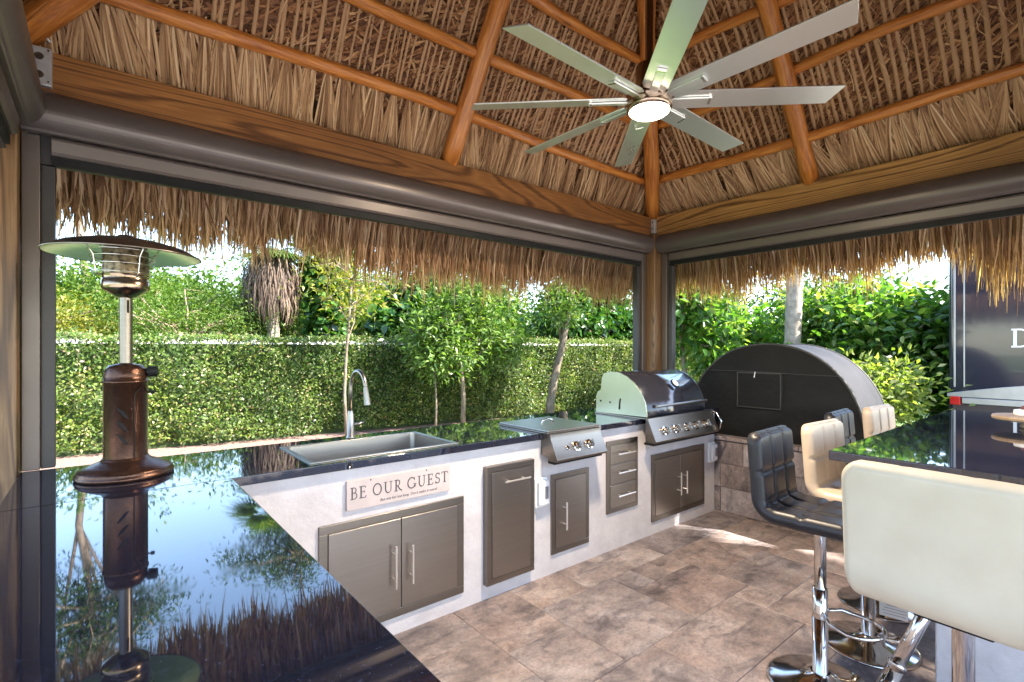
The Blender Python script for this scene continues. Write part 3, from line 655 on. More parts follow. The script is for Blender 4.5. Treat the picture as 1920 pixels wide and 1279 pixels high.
ga = G().lathe([(0, .006), (.032, .006), (.036, .004), (.036, 0), (0, 0)], 24).out('temperature_gauge', BLACKM, gr, local=True)
ga.location = Vector((3.74, 2.415, 1.195)) - anc(gr); ga.rotation_euler = (rad(50), 0, 0); ga.scale = (1.15, 1.15, 2.2)
G().lathe([(0, .0072), (.027, .0072), (.027, .006), (0, .006)], 24).out('dial', WHITEP, ga, local=True)
G().prism([(2.345, .957), (2.345, .770), (2.255, .770), (2.248, .785), (2.31, .925), (2.318, .957)], 0, gx0 - .012, gx1 + .07).out('control_panel', STEELD, gr, bevel=.005)
G().prism([(2.36, .752), (2.27, .752), (2.27, .768), (2.36, .768)], 0, gx0 - .008, gx1 + .05).out('drip_tray_edge', BLACKM, gr)
G().box((gx0 - .01, 2.346, .9455), (gx1 + .068, 2.858, .9565)).out('trim', STEELD, gr, bevel=.002)
G().tube([(gx1 + .075, 2.33, .95), (gx1 + .082, 2.28, .93), (gx1 + .080, 2.235, .86), (gx1 + .077, 2.25, .79)], .007, 8).out('side_rail', CHROME, gr, smooth=True)
for x in (3.40, 3.545, 3.70, 3.84, 3.985):
    o = knob('knob', x, (2.277, .852), .029, gr, .034); o.rotation_euler = (rad(90 - 24), 0, 0)
    G().box((-.0045, -.027, .0335), (.0045, .027, .05)).out('grip', CHROME, o, local=True, bevel=.002)
for (y, z) in ((2.80, 1.055), (2.70, 1.05)):
    o = G().lathe([(0, .003), (.008, .002), (.008, 0)], 10).out('bolt', BLACKM, gr, local=True); o.location = Vector((gx0 - .001, y, z)) - anc(gr); o.rotation_euler = (0, -PI/2, 0)
G().prism([(2.597, 1.0), (2.611, 1.0), (2.607, 1.06), (2.598, 1.09), (2.588, 1.088), (2.595, 1.05)], 0, gx0 - .003, gx0 + .002).out('rotisserie_slot', BLACKM, gr)

# tabletop patio heater
HX, HY, HZ = .091, 2.749, .9445
he = empty('patio_heater', (HX, HY, HZ), 'bronze tabletop patio heater with wide round reflector on the black granite', 'heater')
def L_(prof, nm, mat, n=40, **k): return G().lathe(prof, n).out(nm, mat, he, local=True, smooth=True, **k)
L_([(0, 0), (.169, 0), (.174, .006), (.174, .016), (.167, .02), (.169, .026), (.163, .034), (.128, .052), (.095, .066), (.083, .075), (.081, .082), (0, .082)], 'base', HAMMER)
L_([(.0785, .08), (.0785, .40), (.0815, .401), (.0815, .409), (.0785, .410), (.0775, .43), (.072, .458), (.060, .474), (.030, .480), (.026, .484), (0, .484)], 'tank_cover', HAMMER)
L_([(.024, .48), (.024, .765)], 'pole', STEELD)
L_([(.026, .765), (.038, .768), (.082, .800), (.085, .806), (.085, .835), (.082, .838), (.0825, .862), (.085, .864)], 'burner_bowl', HUBM)
L_([(.081, .862), (.081, .965), (.075, .985), (.02, .992), (0, .992)], 'burner_screen', M('perforated_screen', [(.35, (.05, .035, .02)), (.5, (.20, .15, .09)), (.7, (.34, .27, .17))], 45, .35, .8))
L_([(.276, .944), (.280, .947), (.276, .952), (.22, .983), (.14, 1.006), (.065, 1.018), (.04, 1.022), (.026, 1.034), (0, 1.038)], 'reflector', STEELD, 64)
o = L_([(.273, .946), (.212, .977), (.135, .9995), (.05, 1.014), (0, 1.015)], 'reflector_underside', NICKEL, 64)
g = G()
for r, z in ((.102, .86), (.105, .895), (.110, .925), (.118, .95)): g.tube([(r*math.cos(a), r*math.sin(a), z) for a in np.linspace(0, 2*PI, 33)[:-1]], .0022, 6, closed=True)
for k in range(4):
    a = k * PI/2 + .5; g.tube([((.088+.0*z)*math.cos(a), .088*math.sin(a), .84) for z in (0,)] + [(.102*math.cos(a), .102*math.sin(a), .86), (.110*math.cos(a), .110*math.sin(a), .925), (.155*math.cos(a), .155*math.sin(a), .995)], .0025, 6)
g.out('wire_guard', CHROME, he, local=True, smooth=True)
va = math.atan2(-HY, -HX)  # towards the camera
def on_cyl(a, z, r=.0788): return (r*math.cos(a), r*math.sin(a), z)
for z in (.16, .215, .27):
    V = []; n = 9
    for i in range(n):
        t = i/(n-1); w = .0095*math.sin(PI*min(max(t, .02), .98)); a = va - .40 + .55*t
        zc = z + .028 - .05*t; V += [on_cyl(a, zc + w, .0793), on_cyl(a, zc - w, .0793), on_cyl(a, zc + w, .076), on_cyl(a, zc - w, .076)]
    F = []
    for i in range(n-1):
        b = 4*i; F += [(b, b+1, b+5, b+4), (b+2, b+6, b+7, b+3), (b, b+4, b+6, b+2), (b+1, b+3, b+7, b+5)]
    mk('vent_slot', V, F, BLACKM, he, local=True)
G().tube([on_cyl(va + .36, .085), on_cyl(va + .36, .33), on_cyl(va + .42, .36), on_cyl(va + .7, .375)], .0022, 6).out('door_seam', BLACKM, he, local=True)
ka = va + 1.35
g = G(); c0 = on_cyl(ka, .445, .06); c1 = on_cyl(ka, .447, .125)
g.tube([c0, on_cyl(ka, .446, .08), on_cyl(ka, .446, .0805), on_cyl(ka, .447, .113)], [.014, .014, .024, .022], 14); g.out('control_knob', BLACKM, he, local=True)
G().tube([on_cyl(ka, .355, .075), on_cyl(ka, .355, .09), on_cyl(ka, .355, .0905), on_cyl(ka, .355, .103)], [.004, .004, .009, .008], 10).out('side_screw', BLACKM, he, local=True)
G().box((-.003, -.003, .32), (.003, .003, .33)).out('rivet', BLACKM, he, local=True)
he.children[-1].location = (.0785*math.cos(va - .12), .0785*math.sin(va - .12), 0)
o = G().box((-.004, -.002, .70), (.004, .002, .755)).out('pole_slot', BLACKM, he, local=True); o.location = (.0235*math.cos(va+.3), .0235*math.sin(va+.3), 0); o.rotation_euler = (0, 0, va + .3 + PI/2)

# ------------------------------------------------------------------ ceiling fan with lamp
FX, FY = 2.12, 1.51
fan = empty('ceiling_fan', (FX, FY, 2.66), 'large eight-bladed nickel ceiling fan with a lit round lamp', 'ceiling fan')
def FLa(prof, nm, mat, n=40): return G().lathe(prof, n).out(nm, mat, fan, local=True, smooth=True)
FLa([(0, .24), (.06, .24), (.066, .23), (.066, .13), (.05, .105), (0, .105)], 'motor_housing', HUBM)
FLa([(.02, .23), (.02, 2.62)], 'downrod', HUBM, 16)
FLa([(.05, .11), (.105, .105), (.112, .098), (.112, .03), (.106, .015), (.098, .012)], 'hub', HUBM)
EM, nt, bs = nodes('lit_lamp_glass'); bs.inputs['Base Color'].default_value = (.9, .88, .82, 1); bs.inputs['Emission Color'].default_value = (1, .86, .66, 1); bs.inputs['Emission Strength'].default_value = 2.2
FLa([(.099, .02), (.098, .008), (.085, -.002), (.05, -.007), (0, -.008)], 'lamp_glass', EM)
ll = bpy.data.lights.new('fan_lamp', 'AREA'); ll.shape = 'DISK'; ll.size = .18; ll.energy = 22.0; ll.color = (1, .82, .6)
lo = bpy.data.objects.new('fan_lamp', ll); link(lo, fan); lo.location = (0, 0, -.012)
bl = []
for k in range(8):
    a = rad(1.5 + 45 * k)
    V = [(.115, -.05, -.003), (.15, -.062, -.003), (.905, -.058, -.003), (.87, .060, -.003), (.15, .062, -.003), (.115, .05, -.003)]
    g = G(); n = len(V); V2 = [(x, y, z + .007) for x, y, z in V]
    g.add(V + V2, [tuple(range(n))[::-1], tuple(range(n, 2*n))] + [(i, (i+1) % n, n+(i+1) % n, n+i) for i in range(n)])
    if k == 0:
        b0 = g.out('blade', NICKEL, fan, local=True, bevel=.0015)
        G().box((.09, -.02, -.014), (.30, .02, -.0045)).out('blade_arm', NICKEL, b0, local=True, bevel=.002)
        G().box((.285, -.022, -.016), (.295, .022, -.004)).out('arm_clip', CHROME, b0, local=True); b = b0
    else: b = copy_tree(b0, fan)
    b.location = (0, 0, .065); b.rotation_euler = Matrix.Rotation(a, 3, 'Z').to_4x4().to_euler()
    b.rotation_euler = (Matrix.Rotation(a, 4, 'Z') @ Matrix.Rotation(rad(-13), 4, 'X')).to_euler()

# ------------------------------------------------------------------ stone ledge, dome cover
lg = empty('stone_ledge', (4.85, 1.9, 0), 'low stone-clad ledge between the kitchen counter and the bar stools', 'wall')
G().box((4.445, .97, -.05), (5.35, 2.99, .655)).out('core', GROUT, lg)
blk = None; z = 0
for row, hgt in enumerate((.225, .215, .205)):
    y = 2.985; 
    while y > .98:
        L = random.choice((.3, .41, .52, .61)); y2 = max(y - L, .97)
        if y2 - .97 < .12: y2 = .97
        d = random.uniform(0, .006)
        G().box((4.421 - d + .004, y2 + .0015, z + .0015), (4.4455, y - .0015, z + hgt - .0015)).out('stone', STONE, lg, bevel=.003, seg=1)
        y = y2
    z += hgt
for y0, y1 in ((2.99, 2.35), (2.35, 1.70), (1.70, .96)): G().box((4.405, y1 + .001, .645 + .01), (5.36, y0 - .001, .69)).out('cap_stone', TRAV, lg, bevel=.006)
DY = 2.02
dm = empty('dome_cover', (4.85, DY, .69), 'black fabric dome cover with arched front standing on the stone ledge', 'cover')
def darc(hw, h, n=40, p=2.15): 
    out = []
    for i in range(n + 1):
        a = PI * i / n; cx = math.cos(a); sx = math.sin(a)
        out.append((hw * math.copysign(abs(cx) ** (2/p), cx), h * abs(sx) ** (2/p)))
    return out
A = darc(.755, .84)
def dsurf(x, hw, h): return [(x, DY + y, .688 + z) for y, z in darc(hw, h)]
# front wall: fan of a grid with soft wrinkles
V = []; F = []; n = len(A); rings = 10
for r in range(rings + 1):
    t = r / rings
    for y, z in A: V.append((4.55 - .045 * (1 - t*t) + .016 * math.sin(9*y*t + 3*z) * (1-t) + .010 * math.sin(21*z*t + 4*y), DY + y * t, .688 + z * t))
for r in range(rings):
    for i in range(n - 1): F.append((r*n+i, r*n+i+1, (r+1)*n+i+1, (r+1)*n+i))
mk('front_panel', V, F, CANVAS, dm, smooth=True)
V = []; F = []; xs_ = [4.55, 4.68, 4.85, 5.02, 5.15]; sc = [1, .985, .975, .985, 1]
for x, s_ in zip(xs_, sc): V += dsurf(x, .755 * s_, .84 * s_)
for r in range(4):
    for i in range(n - 1): F.append((r*n+i, (r+1)*n+i, (r+1)*n+i+1, r*n+i+1))
o = mk('roof_panel', V, F, CANVASLIT, dm, smooth=True); sm = o.modifiers.new('thick', 'SOLIDIFY'); sm.thickness = .004
mk('back_panel', [(5.15, DY + y, .688 + z) for y, z in A], [tuple(range(n))], CANVAS, dm)
for x in (4.55, 5.15): G().tube([(x, DY + y, .688 + z) for y, z in A], .011, 8).out('hoop', TRIMC, dm, smooth=True)
fw = frame_ring(0, 1, 0, 1, .1, 0, 1)
fl = G().box((4.495, DY - .14, .975), (4.53, DY + .225, 1.27)).out('flap', CANVAS, dm, bevel=.003)
for a, b in (((4.490, DY - .15, .965), (4.53, DY - .14, 1.28)), ((4.490, DY + .225, .965), (4.53, DY + .235, 1.28)), ((4.490, DY - .14, .965), (4.53, DY + .225, .975)), ((4.490, DY - .14, 1.27), (4.53, DY + .225, 1.28))):
    G().box(a, b).out('flap_hem', TRIMC, fl, bevel=.002)
G().tube([(4.492, DY + .07, 1.285), (4.488, DY + .073, 1.26), (4.490, DY + .078, 1.235)], .004, 6).out('zip_pull', WHITEP, fl)
G().tube([(4.535, DY + .60, 1.285), (4.518, DY + .4, 1.288), (4.506, DY + .2, 1.29), (4.504, DY, 1.285), (4.512, DY - .3, 1.275), (4.533, DY - .56, 1.27)], .003, 6).out('seam', TRIMC, dm)
G().tube([(4.56, DY - .50, 1.315), (4.75, DY - .505, 1.285), (4.95, DY - .505, 1.288), (5.14, DY - .51, 1.31)], .012, 8).out('strap', TRIMC, dm, smooth=True)
G().box((4.55, DY + .05, 1.515), (4.60, DY + .09, 1.54)).out('buckle', BLACKM, dm, bevel=.003)

# ------------------------------------------------------------------ bar and stools
bar = empty('bar_counter', (3.5, .3, 0), 'raised bar with polished black granite top and white stucco base', 'bar')
G().box((2.72, -.35, -.02), (4.40, .515, 1.03)).out('base', STUCCO, bar, bevel=.008)
G().box((2.335, -.42, 1.03), (4.555, .785, 1.07)).out('granite_slab', GRANITE, bar, bevel=.004)

def stool(mat, name, label, h, inner_cols=3):
    """seat faces local +x; h = seat top height"""
    e = empty(name, (0, 0, 0), label, 'bar stool', 'bar stools at the granite bar')
    # centre line of the shell: seat front -> curve -> top of back
    path = []
    for i in range(9): path.append((.20 - .31 * i / 8, 0))
    for i in range(1, 8):
        a = rad(-90 - 82 * i / 8); path.append((-.11 + .085 * math.cos(a), .085 + .085 * math.sin(a)))
    for i in range(0, 10): path.append((-.194 - .02 * i / 9, .085 + .012 + .265 * i / 9))
    # dense resample
    P = [Vector(p) for p in path]; d = [0]
    for i in range(1, len(P)): d.append(d[-1] + (P[i] - P[i-1]).length)
    T = d[-1]; nu, nv = 110, 70
    def samp(s):
        for i in range(1, len(P)):
            if s <= d[i] + 1e-9: t = (s - d[i-1]) / (d[i] - d[i-1]); return P[i-1].lerp(P[i], t), (P[i] - P[i-1]).normalized()
        return P[-1], (P[-1] - P[-2]).normalized()
    def dist(n): # denser near the edges
        return [.5 - .5 * math.cos(PI * (.5 * (i / n) + .5 * (.5 - .5 * math.cos(PI * i / n)))) for i in range(n + 1)]
    U = dist(nu); Vv = dist(nv); vin = []; vout = []
    hw = .204
    for a in U:
        p, t = samp(a * T); nrm = Vector((-t.y, t.x)); nrm = -nrm if (p.x > 0 and nrm.y < 0) else nrm
        nrm = Vector((t.y, -t.x)) if False else nrm
        ea = min(a, 1 - a) * T
        ra = .055; inset = 0
        if ea < ra: inset = ra - math.sqrt(max(ra*ra - (ra - ea)**2, 0))
        w = hw - inset
        fe = min(1, ea / .024); ta = math.sqrt(max(0, 1 - (1 - fe) ** 2))
        for b in Vv:
            y = (2 * b - 1) * w; ev = w - abs(y); fv = min(1, ev / .024); tb = math.sqrt(max(0, 1 - (1 - fv) ** 2))
            thick = .030 * min(ta, tb)
            # tufting: columns across and rows along
            cu = (a * T - .05) / .165; cv = (y + hw) / (2 * hw) * inner_cols
            gu = abs(cu - round(cu)) * .165; gv = abs(cv - round(cv)) * 2 * hw / inner_cols
            groove = .009 * math.exp(-(gu / .005) ** 2) + .010 * math.exp(-(gv / .005) ** 2)
            if round(cv) in (0, inner_cols): groove = .011 * math.exp(-(gu / .007) ** 2)
            puff = .004 * (1 - math.exp(-(min(gu, gv) / .02) ** 2))
            q = p - Vector((nrm.x, nrm.y)) * 0
            # inner side is to the left of travel (up on the seat, forward on the back)
            nin = Vector((t.y, -t.x)); nin = nin if nin.y > 0 or (abs(nin.y) < .2 and nin.x > 0) else nin
            ti = max(thick - min(groove, thick * .6) + puff * min(ta, tb), 0)
            vin.append((q.x + nin.x * ti, y, h - .035 + q.y + nin.y * ti)); vout.append((q.x - nin.x * thick, y, h - .035 + q.y - nin.y * thick))
    F = []; m = nv + 1; off = len(vin)
    for i in range(nu):
        for j in range(nv):
            F.append((i*m+j, (i+1)*m+j, (i+1)*m+j+1, i*m+j+1)); F.append((off+i*m+j, off+i*m+j+1, off+(i+1)*m+j+1, off+(i+1)*m+j))
    mk('padded_shell', vin + vout, F, mat, e, local=True, smooth=True)
    G().box((-.10, -.08, h - .085), (.08, .08, h - .062)).out('seat_plate', BLACKM, e, local=True, bevel=.004)
    G().lathe([(.024, h - .07), (.024, .40), (.0, .40)], 24).out('upper_pole', CHROME, e, local=True, smooth=True)
    G().lathe([(.0, .43), (.030, .43), (.030, .30)], 24).out('collar', CHROME, e, local=True, smooth=True)
    G().lathe([(.0, .301), (.031, .301), (.031, .05), (.037, .045), (.04, .02)], 24).out('lower_column', CHROME, e, local=True, smooth=True)
    G().lathe([(.038, .062), (.045, .052), (.08, .036), (.14, .022), (.20, .012), (.212, .008), (.215, 0), (0, 0)], 48).out('base', CHROME, e, local=True, smooth=True)
    pts = [(.025, .03, .33), (.06, .085, .325)] + [(.13 + .105*math.sin(rad(a)), .105*math.cos(rad(a)), .315) for a in range(0, 181, 15)] + [(.06, -.085, .325), (.025, -.03, .33)]
    G().tube(pts, .0085, 10).out('footrest', CHROME, e, local=True, smooth=True)
    G().tube([(0, .02, h - .078), (.02, .12, h - .088), (.02, .17, h - .092)], .005, 8).out('lever', CHROME, e, local=True, smooth=True)
    return e
def place(o, x, y, rz, z=0): o.location = (x, y, z); o.rotation_euler = (0, 0, rz)
FACE_BAR = -PI/2
s1 = stool(BLKLTH, 'bar_stool', 'black tufted bar stool at the corner end of the bar', .785); place(s1, 2.475, .865, FACE_BAR + .04)
s2 = stool(CREAMWARM, 'bar_stool', 'warm-tinted cream tufted bar stool between two black stools, paper tag underneath', .775); place(s2, 3.0, .83, FACE_BAR - .05)
s3 = copy_tree(s1); s3['label'] = 'black tufted bar stool between two warm-tinted cream stools'; place(s3, 3.53, .915, FACE_BAR + .05)
s4 = copy_tree(s2); s4['label'] = 'warm-tinted cream bar stool next to the stone ledge, farthest along the bar'; place(s4, 4.12, .875, FACE_BAR - .08)
s5 = stool(CREAM, 'bar_stool', 'cream bar stool with smooth back turned outward at the end of the bar', .868); place(s5, 1.765, .275, -.075)
tg = G().box((-.002, -.058, -.19), (.0, .058, 0)).out('care_tag', PAPER, s2, local=True); tg.location = (.085, .075, .335); tg.rotation_euler = (0, 0, 1.81)
for i in range(11):
    G().box((-.0028, -.048, -.175 + i*.0145), (-.0021, .048 - .03*random.random(), -.1735 + i*.0145)).out('print_line', INK, tg, local=True)
G().box((-.0005, -.004, 0), (0, .004, .02)).out('tag_string', PAPER, tg, local=True)
# slanted chrome tube by the bar base
a, b = Vector((2.30, .66, 0)), Vector((2.705, .463, .592)); d = (b - a)
sp_ = empty('leaning_pole', a, 'slanted chrome tube leaning against the white bar base', 'pole')
G().tube([a, a + d*.38], .030, 20).out('lower_tube', CHROME, sp_, smooth=False); G().tube([a + d*.375, a + d*.40], .033, 20).out('collar', CHROME, sp_); G().tube([a + d*.38, b], .025, 20).out('upper_tube', CHROME, sp_)
for o in sp_.children: o.data.polygons.foreach_set('use_smooth', np.array([len(p.vertices) == 4 for p in o.data.polygons]))

# things on the bar
bd = empty('round_board', (3.78, .33, 1.07), 'round wooden serving board on the black bar top', 'board')
G().lathe([(0, 0), (.03, 0), (.035, .012), (.028, .02), (.025, .045)], 24).out('foot', BOARDW, bd, local=True, smooth=True)
G().lathe([(0, .042), (.13, .042), (.142, .048), (.145, .058), (.14, .066), (0, .067)], 40).out('top', BOARDW, bd, local=True, smooth=False)
cd = empty('white_candle', (3.78, .34, 1.136), 'short white candle with dark top on the wooden board', 'candle')
G().lathe([(0, 0), (.045, 0), (.05, .01), (.047, .03), (.03, .034), (0, .034)], 24).out('wax', WHITEP, cd, local=True, smooth=True)
G().lathe([(0, .034), (.022, .034), (.018, .05), (0, .055)], 16).out('dark_top', M('dark_red_wax', [(.3, (.10, .03, .03)), (.7, (.16, .05, .05))], 20, .5), cd, local=True, smooth=True)

# ------------------------------------------------------------------ black trailer beyond the bar
tr = empty('enclosed_trailer', (10.0, .25, 0), 'tall glossy black enclosed trailer with silver bumper and white lettering', 'trailer')
G().box((8.5, -1.05, .42), (12.5, 1.475, 2.85)).out('body', TRAILB, tr, bevel=.05, seg=3)
for y, w_ in ((1.40, .02), (1.31, .015)): G().box((8.488, y, 1.0), (8.5005, y + w_, 2.8)).out('corner_trim', SILVER, tr, bevel=.004)
g = G(); top = [(1.475 - 2.525*i/20, .92 + .17*math.sin(PI*i/20)) for i in range(21)]
g.prism([(-1.05, .88)] + [(y, z) for y, z in top[::-1]] + [(1.475, .88)], 0, 8.44, 8.4995).out('bumper_arch', SILVER, tr, bevel=.004)
G().box((8.43, -1.0, .80), (8.499, 1.33, .872)).out('bumper_rail', SILVER, tr, bevel=.006)
for y in (1.345, -1.02): G().box((8.425, y, .78), (8.499, y + .10, .885)).out('tail_lamp', REDM, tr, bevel=.006)
for x in (10.0, 10.9):
    for y in (-.9, 1.33):
        o = G().lathe([(.0, -.1), (.2, -.1), (.34, -.09), (.36, -.05), (.36, .05), (.34, .09), (.2, .1), (0, .1)], 28).out('wheel', BLACKM, tr, local=True, smooth=True)
        o.location = Vector((x, y, .30)) - tr.location; o.rotation_euler = (PI/2, 0, 0)
g = G(); st, adv = GL['D']
for i, (pts, w_) in enumerate(st): stroke(g, pts, w_, lambda p: (p.x, p.y), -.001*i, .012)
V = [(8.487 + v[1], .885 - v[0]*.20, 1.515 + v[2]*.205) for v in g.V]
mk('letter', V, g.F, WHITEP, tr)

# ------------------------------------------------------------------ hedge
ha = math.atan2(7.45 - 10.15, 16 + 9)
hd = empty('clipped_hedge', (3.0, 8.95, -.06), 'long clipped green hedge behind the kitchen counter', 'hedge', rz=rad(-6.6))
HL, HH, HT = 14.0, 1.74, 1.1
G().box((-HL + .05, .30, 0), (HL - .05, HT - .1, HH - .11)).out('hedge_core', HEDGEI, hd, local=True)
n = 105000; x = RNG.uniform(-HL, HL, n); kind = RNG.random(n); z = RNG.uniform(0.10, HH, n); y = np.zeros(n)
lump = .06*np.sin(2.3*x + 1.1 + z) + .05*np.sin(5.1*x + 2*z) + .045*np.sin(9*z + 3*x) + .04*np.sin(13*x - 7*z)
y = .06 + lump*.8 + np.abs(RNG.normal(0, .075, n)) + np.where(z > HH - .1, .05, 0)
top = kind > .74; y[top] = RNG.uniform(0, HT, top.sum()); z[top] = HH - .02 + .02*np.sin(3*x[top]) + .015*np.sin(11*x[top]) + RNG.normal(0, .022, top.sum()) + np.where(RNG.random(top.sum()) < .04, RNG.uniform(0, .13, top.sum()), 0)
D = rdir(n); D[:, 1] -= .5; D[:, 2] += .25; Nn = rdir(n); Nn[:, 1] -= 1.0; Nn[:, 2] += .5; Nn[top, 2] += 1.2
V, F = leaf_arrays(np.stack([x, y, z], 1), D, Nn, RNG.uniform(.035, .070, n), RNG.uniform(.022, .040, n))
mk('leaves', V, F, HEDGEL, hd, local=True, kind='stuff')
wl_ = tag(G().box((-HL, -.03, 0), (HL, .03, 1.745)).out('garden_fence', WHITEP), 'white fence top edge showing just behind the clipped hedge', 'fence')
wl_.location = (3.13, 10.13, -.06); wl_.rotation_euler = (0, 0, rad(-6.6))

# ------------------------------------------------------------------ trees
def branch_pts(a, b, sag=.15, k=5):
    a, b = np.array(a), np.array(b); t = np.linspace(0, 1, k)[:, None]; L = np.linalg.norm(b - a)
    return a + (b - a)*t + RNG.normal(0, .035*L, (k, 3))*np.sin(PI*t) + np.array([0, 0, 1])*sag*L*np.sin(PI*t)*.5
def tree(name, label, base, trunk, r0, crown, nleaf, lsize, lmat, group=None, limbs=14, clump=.22, ratio=.4, six=False, droop=0, barkm=BARK, twigs=0, ntrunk=1, cat='tree', up=.2):
    """trunk: list of offsets from base; crown: list of (center offset, radii, weight)"""
    e = empty(name, base, label, cat, group)
    tp = [Vector(t) for t in trunk]; g = G(); m = len(tp)
    g.tube(tp, [r0*(1 - .55*i/(m-1)) for i in range(m)], 9); 
    g.out('trunk', barkm, e, local=True, smooth=True)
    g = G(); tips = []; w = np.array([c[2] for c in crown], float); w /= w.sum()
    for i in range(limbs):
        c = crown[RNG.choice(len(crown), p=w)]
        v = rdir(1)[0]; q = np.array(c[0]) + v*np.array(c[1])*RNG.uniform(.55, 1.0)
        s = tp[-1] if m < 3 or RNG.random() < .5 else tp[int(RNG.integers(m//2, m))]
        bp = branch_pts(s, q); g.tube([tuple(p) for p in bp], [r0*.38*(1 - .85*t) + .003 for t in np.linspace(0, 1, 5)], 6)
        tips.append(bp[-1]); tips.append(bp[-2])
        for j in range(3 + twigs):
            st = bp[int(RNG.integers(2, 5))]; en = st + rdir(1)[0]*np.array(c[1])*RNG.uniform(.25, .5)
            b2 = branch_pts(st, en, .1, 4); g.tube([tuple(p) for p in b2], [r0*.12 + .003, r0*.09 + .002, .003, .0015], 5); tips.append(b2[-1]); tips.append(b2[-2])
    g.out('branches', TWIG if twigs else barkm, e, local=True, smooth=True)
    # leaf clumps: at twig tips plus random points inside the crown volume
    tips = np.array(tips); extra = []
    for c in crown:
        k = max(3, int(len(tips)*.7*c[2]/sum(q[2] for q in crown)))
        v = rdir(k)*(RNG.random((k, 1))**.4); extra.append(np.array(c[0]) + v*np.array(c[1]))
    C = np.concatenate([tips] + extra); n = nleaf; ci = RNG.integers(0, len(C), n)
    wgt = RNG.uniform(.6, 1.3, len(C))
    off = RNG.normal(0, 1, (n, 3))*clump*wgt[ci][:, None]; off[:, 2] *= .75
    Pp = C[ci] + off; D = unit(off + 1e-6) + rdir(n)*.8; D[:, 2] += up - droop
    Nn = rdir(n); Nn[:, 2] += 1.1
    ls = RNG.uniform(.7, 1.3, n)*lsize
    keep = Pp[:, 2] + base[2] > .05; Pp, D, Nn, ls = Pp[keep], D[keep], Nn[keep], ls[keep]
    V, F = leaf_arrays(Pp, D, Nn, ls, ls*ratio, six)
    mk('crown', V, F, lmat, e, local=True, kind='stuff')
    return e
gd = -.06
tree('young_tree', 'young light green tree with thin straight trunk in front of the hedge', (5.25, 7.85, gd), [(0,0,0), (.01,0,.6), (-.02,.02,1.2), (0,0,1.7), (.05,0,2.3)], .05,
     [((.1,0,2.1), (1.15,.95,.85), 3), ((.2,.1,2.9), (.8,.7,.55), 1.4), ((-.5,0,1.35), (.6,.6,.35), .9), ((.8,-.1,1.5), (.45,.5,.4), .8)], 11500, .115, LEAF_LIGHT, limbs=26, clump=.16, ratio=.30)
tree('stake_tree', 'spindly sapling stem beside the young light green tree', (4.72, 7.95, gd), [(0,0,0), (.02,0,.5), (.0,.02,1.1), (.03,0,1.5)], .022, [((0,0,1.35), (.25,.25,.3), 1)], 240, .10, LEAF_LIGHT, limbs=5, clump=.1, ratio=.34)
tree('leaning_tree', 'grey leaning tree trunk rising in front of the hedge', (7.18, 7.55, gd), [(0,0,0), (.02,.0,.4), (.10,-.04,.95), (.26,-.1,1.6), (.40,-.14,2.2), (.55,-.2,3.2), (.6,-.2,4.2)], .10,
     [((.6,-.1,4.2), (1.7,1.4,.8), 1), ((-.6,.5,3.6), (.9,.9,.45), .6), ((.15,-.1,2.45), (.4,.4,.3), .25)], 9000, .12, LEAF_LIGHT, limbs=18, clump=.2, ratio=.36)
tree('thin_tree', 'thin sparse tree with bare forked branches before the hedge', (3.2, 8.25, gd), [(0,0,0), (-.04,0,.8), (.0,.02,1.5), (.04,0,2.0), (.08,0,2.7)], .030,
     [((.1,0,2.8), (.8,.8,.7), 1)], 1100, .10, LEAF_YEL, limbs=13, clump=.16, ratio=.36, twigs=2)
# beyond the hedge
tree('feathery_tree', 'yellow-green bush at the end of the hedge behind the patio heater', (-1.3, 12.2, gd), [(0,0,0), (.1,0,.8), (0,0,1.6)], .06, [((.2,0,2.0), (1.1,.9,.7), 1), ((1.2,.3,1.7), (.7,.6,.6), .7)], 9000, .075, LEAF_YEL, limbs=16, clump=.17, ratio=.32)
tree('feathery_tree', 'feathery bright green tree with bare twigs behind the patio heater', (1.4, 12.0, gd), [(0,0,0), (.1,0,.8), (0,0,1.7)], .06, [((.2,0,2.1), (1.4,1.0,.8), 1), ((1.6,.2,2.2), (.9,.8,.8), .8), ((-.9,.2,2.3), (.8,.8,.7), .5)], 17000, .07, LEAF_FERN, limbs=26, clump=.16, ratio=.3, twigs=2)
tree('feathery_tree', 'fern-leaved green tree below the palm with the dead skirt', (4.3, 12.8, gd), [(0,0,0), (.1,0,.8), (0,0,1.7)], .06, [((0,0,2.0), (1.7,1.0,.8), 1), ((1.3,.2,2.5), (.7,.8,.7), .5)], 16000, .075, LEAF_FERN, limbs=26, clump=.17, ratio=.3, twigs=2)
tree('vine_column', 'trunk wrapped in dark heart-shaped vine leaves', (4.0, 11.5, gd), [(0,0,0), (.03,0,1.5), (-.02,0,3.0), (0,0,4.4)], .14, [((0,0,.9), (.36,.36,.9), 1), ((0,0,2.2), (.40,.40,.9), 1.3), ((0,0,3.5), (.45,.45,.9), 1.2)], 2600, .20, LEAF_DARK, limbs=22, clump=.10, ratio=.8, six=True, droop=.7)
tree('vine_column', 'broad mound of big glossy vine leaves behind the young tree', (5.7, 10.9, gd), [(0,0,0), (.03,0,1.5), (-.02,0,3.0)], .12, [((-.2,0,1.9), (.65,.5,1.2), 1), ((.7,.2,2.6), (.6,.5,.9), .9), ((2.6,.2,2.5), (1.3,.6,.8), 1)], 5200, .21, LEAF_DARK, limbs=26, clump=.14, ratio=.75, six=True, droop=.6)
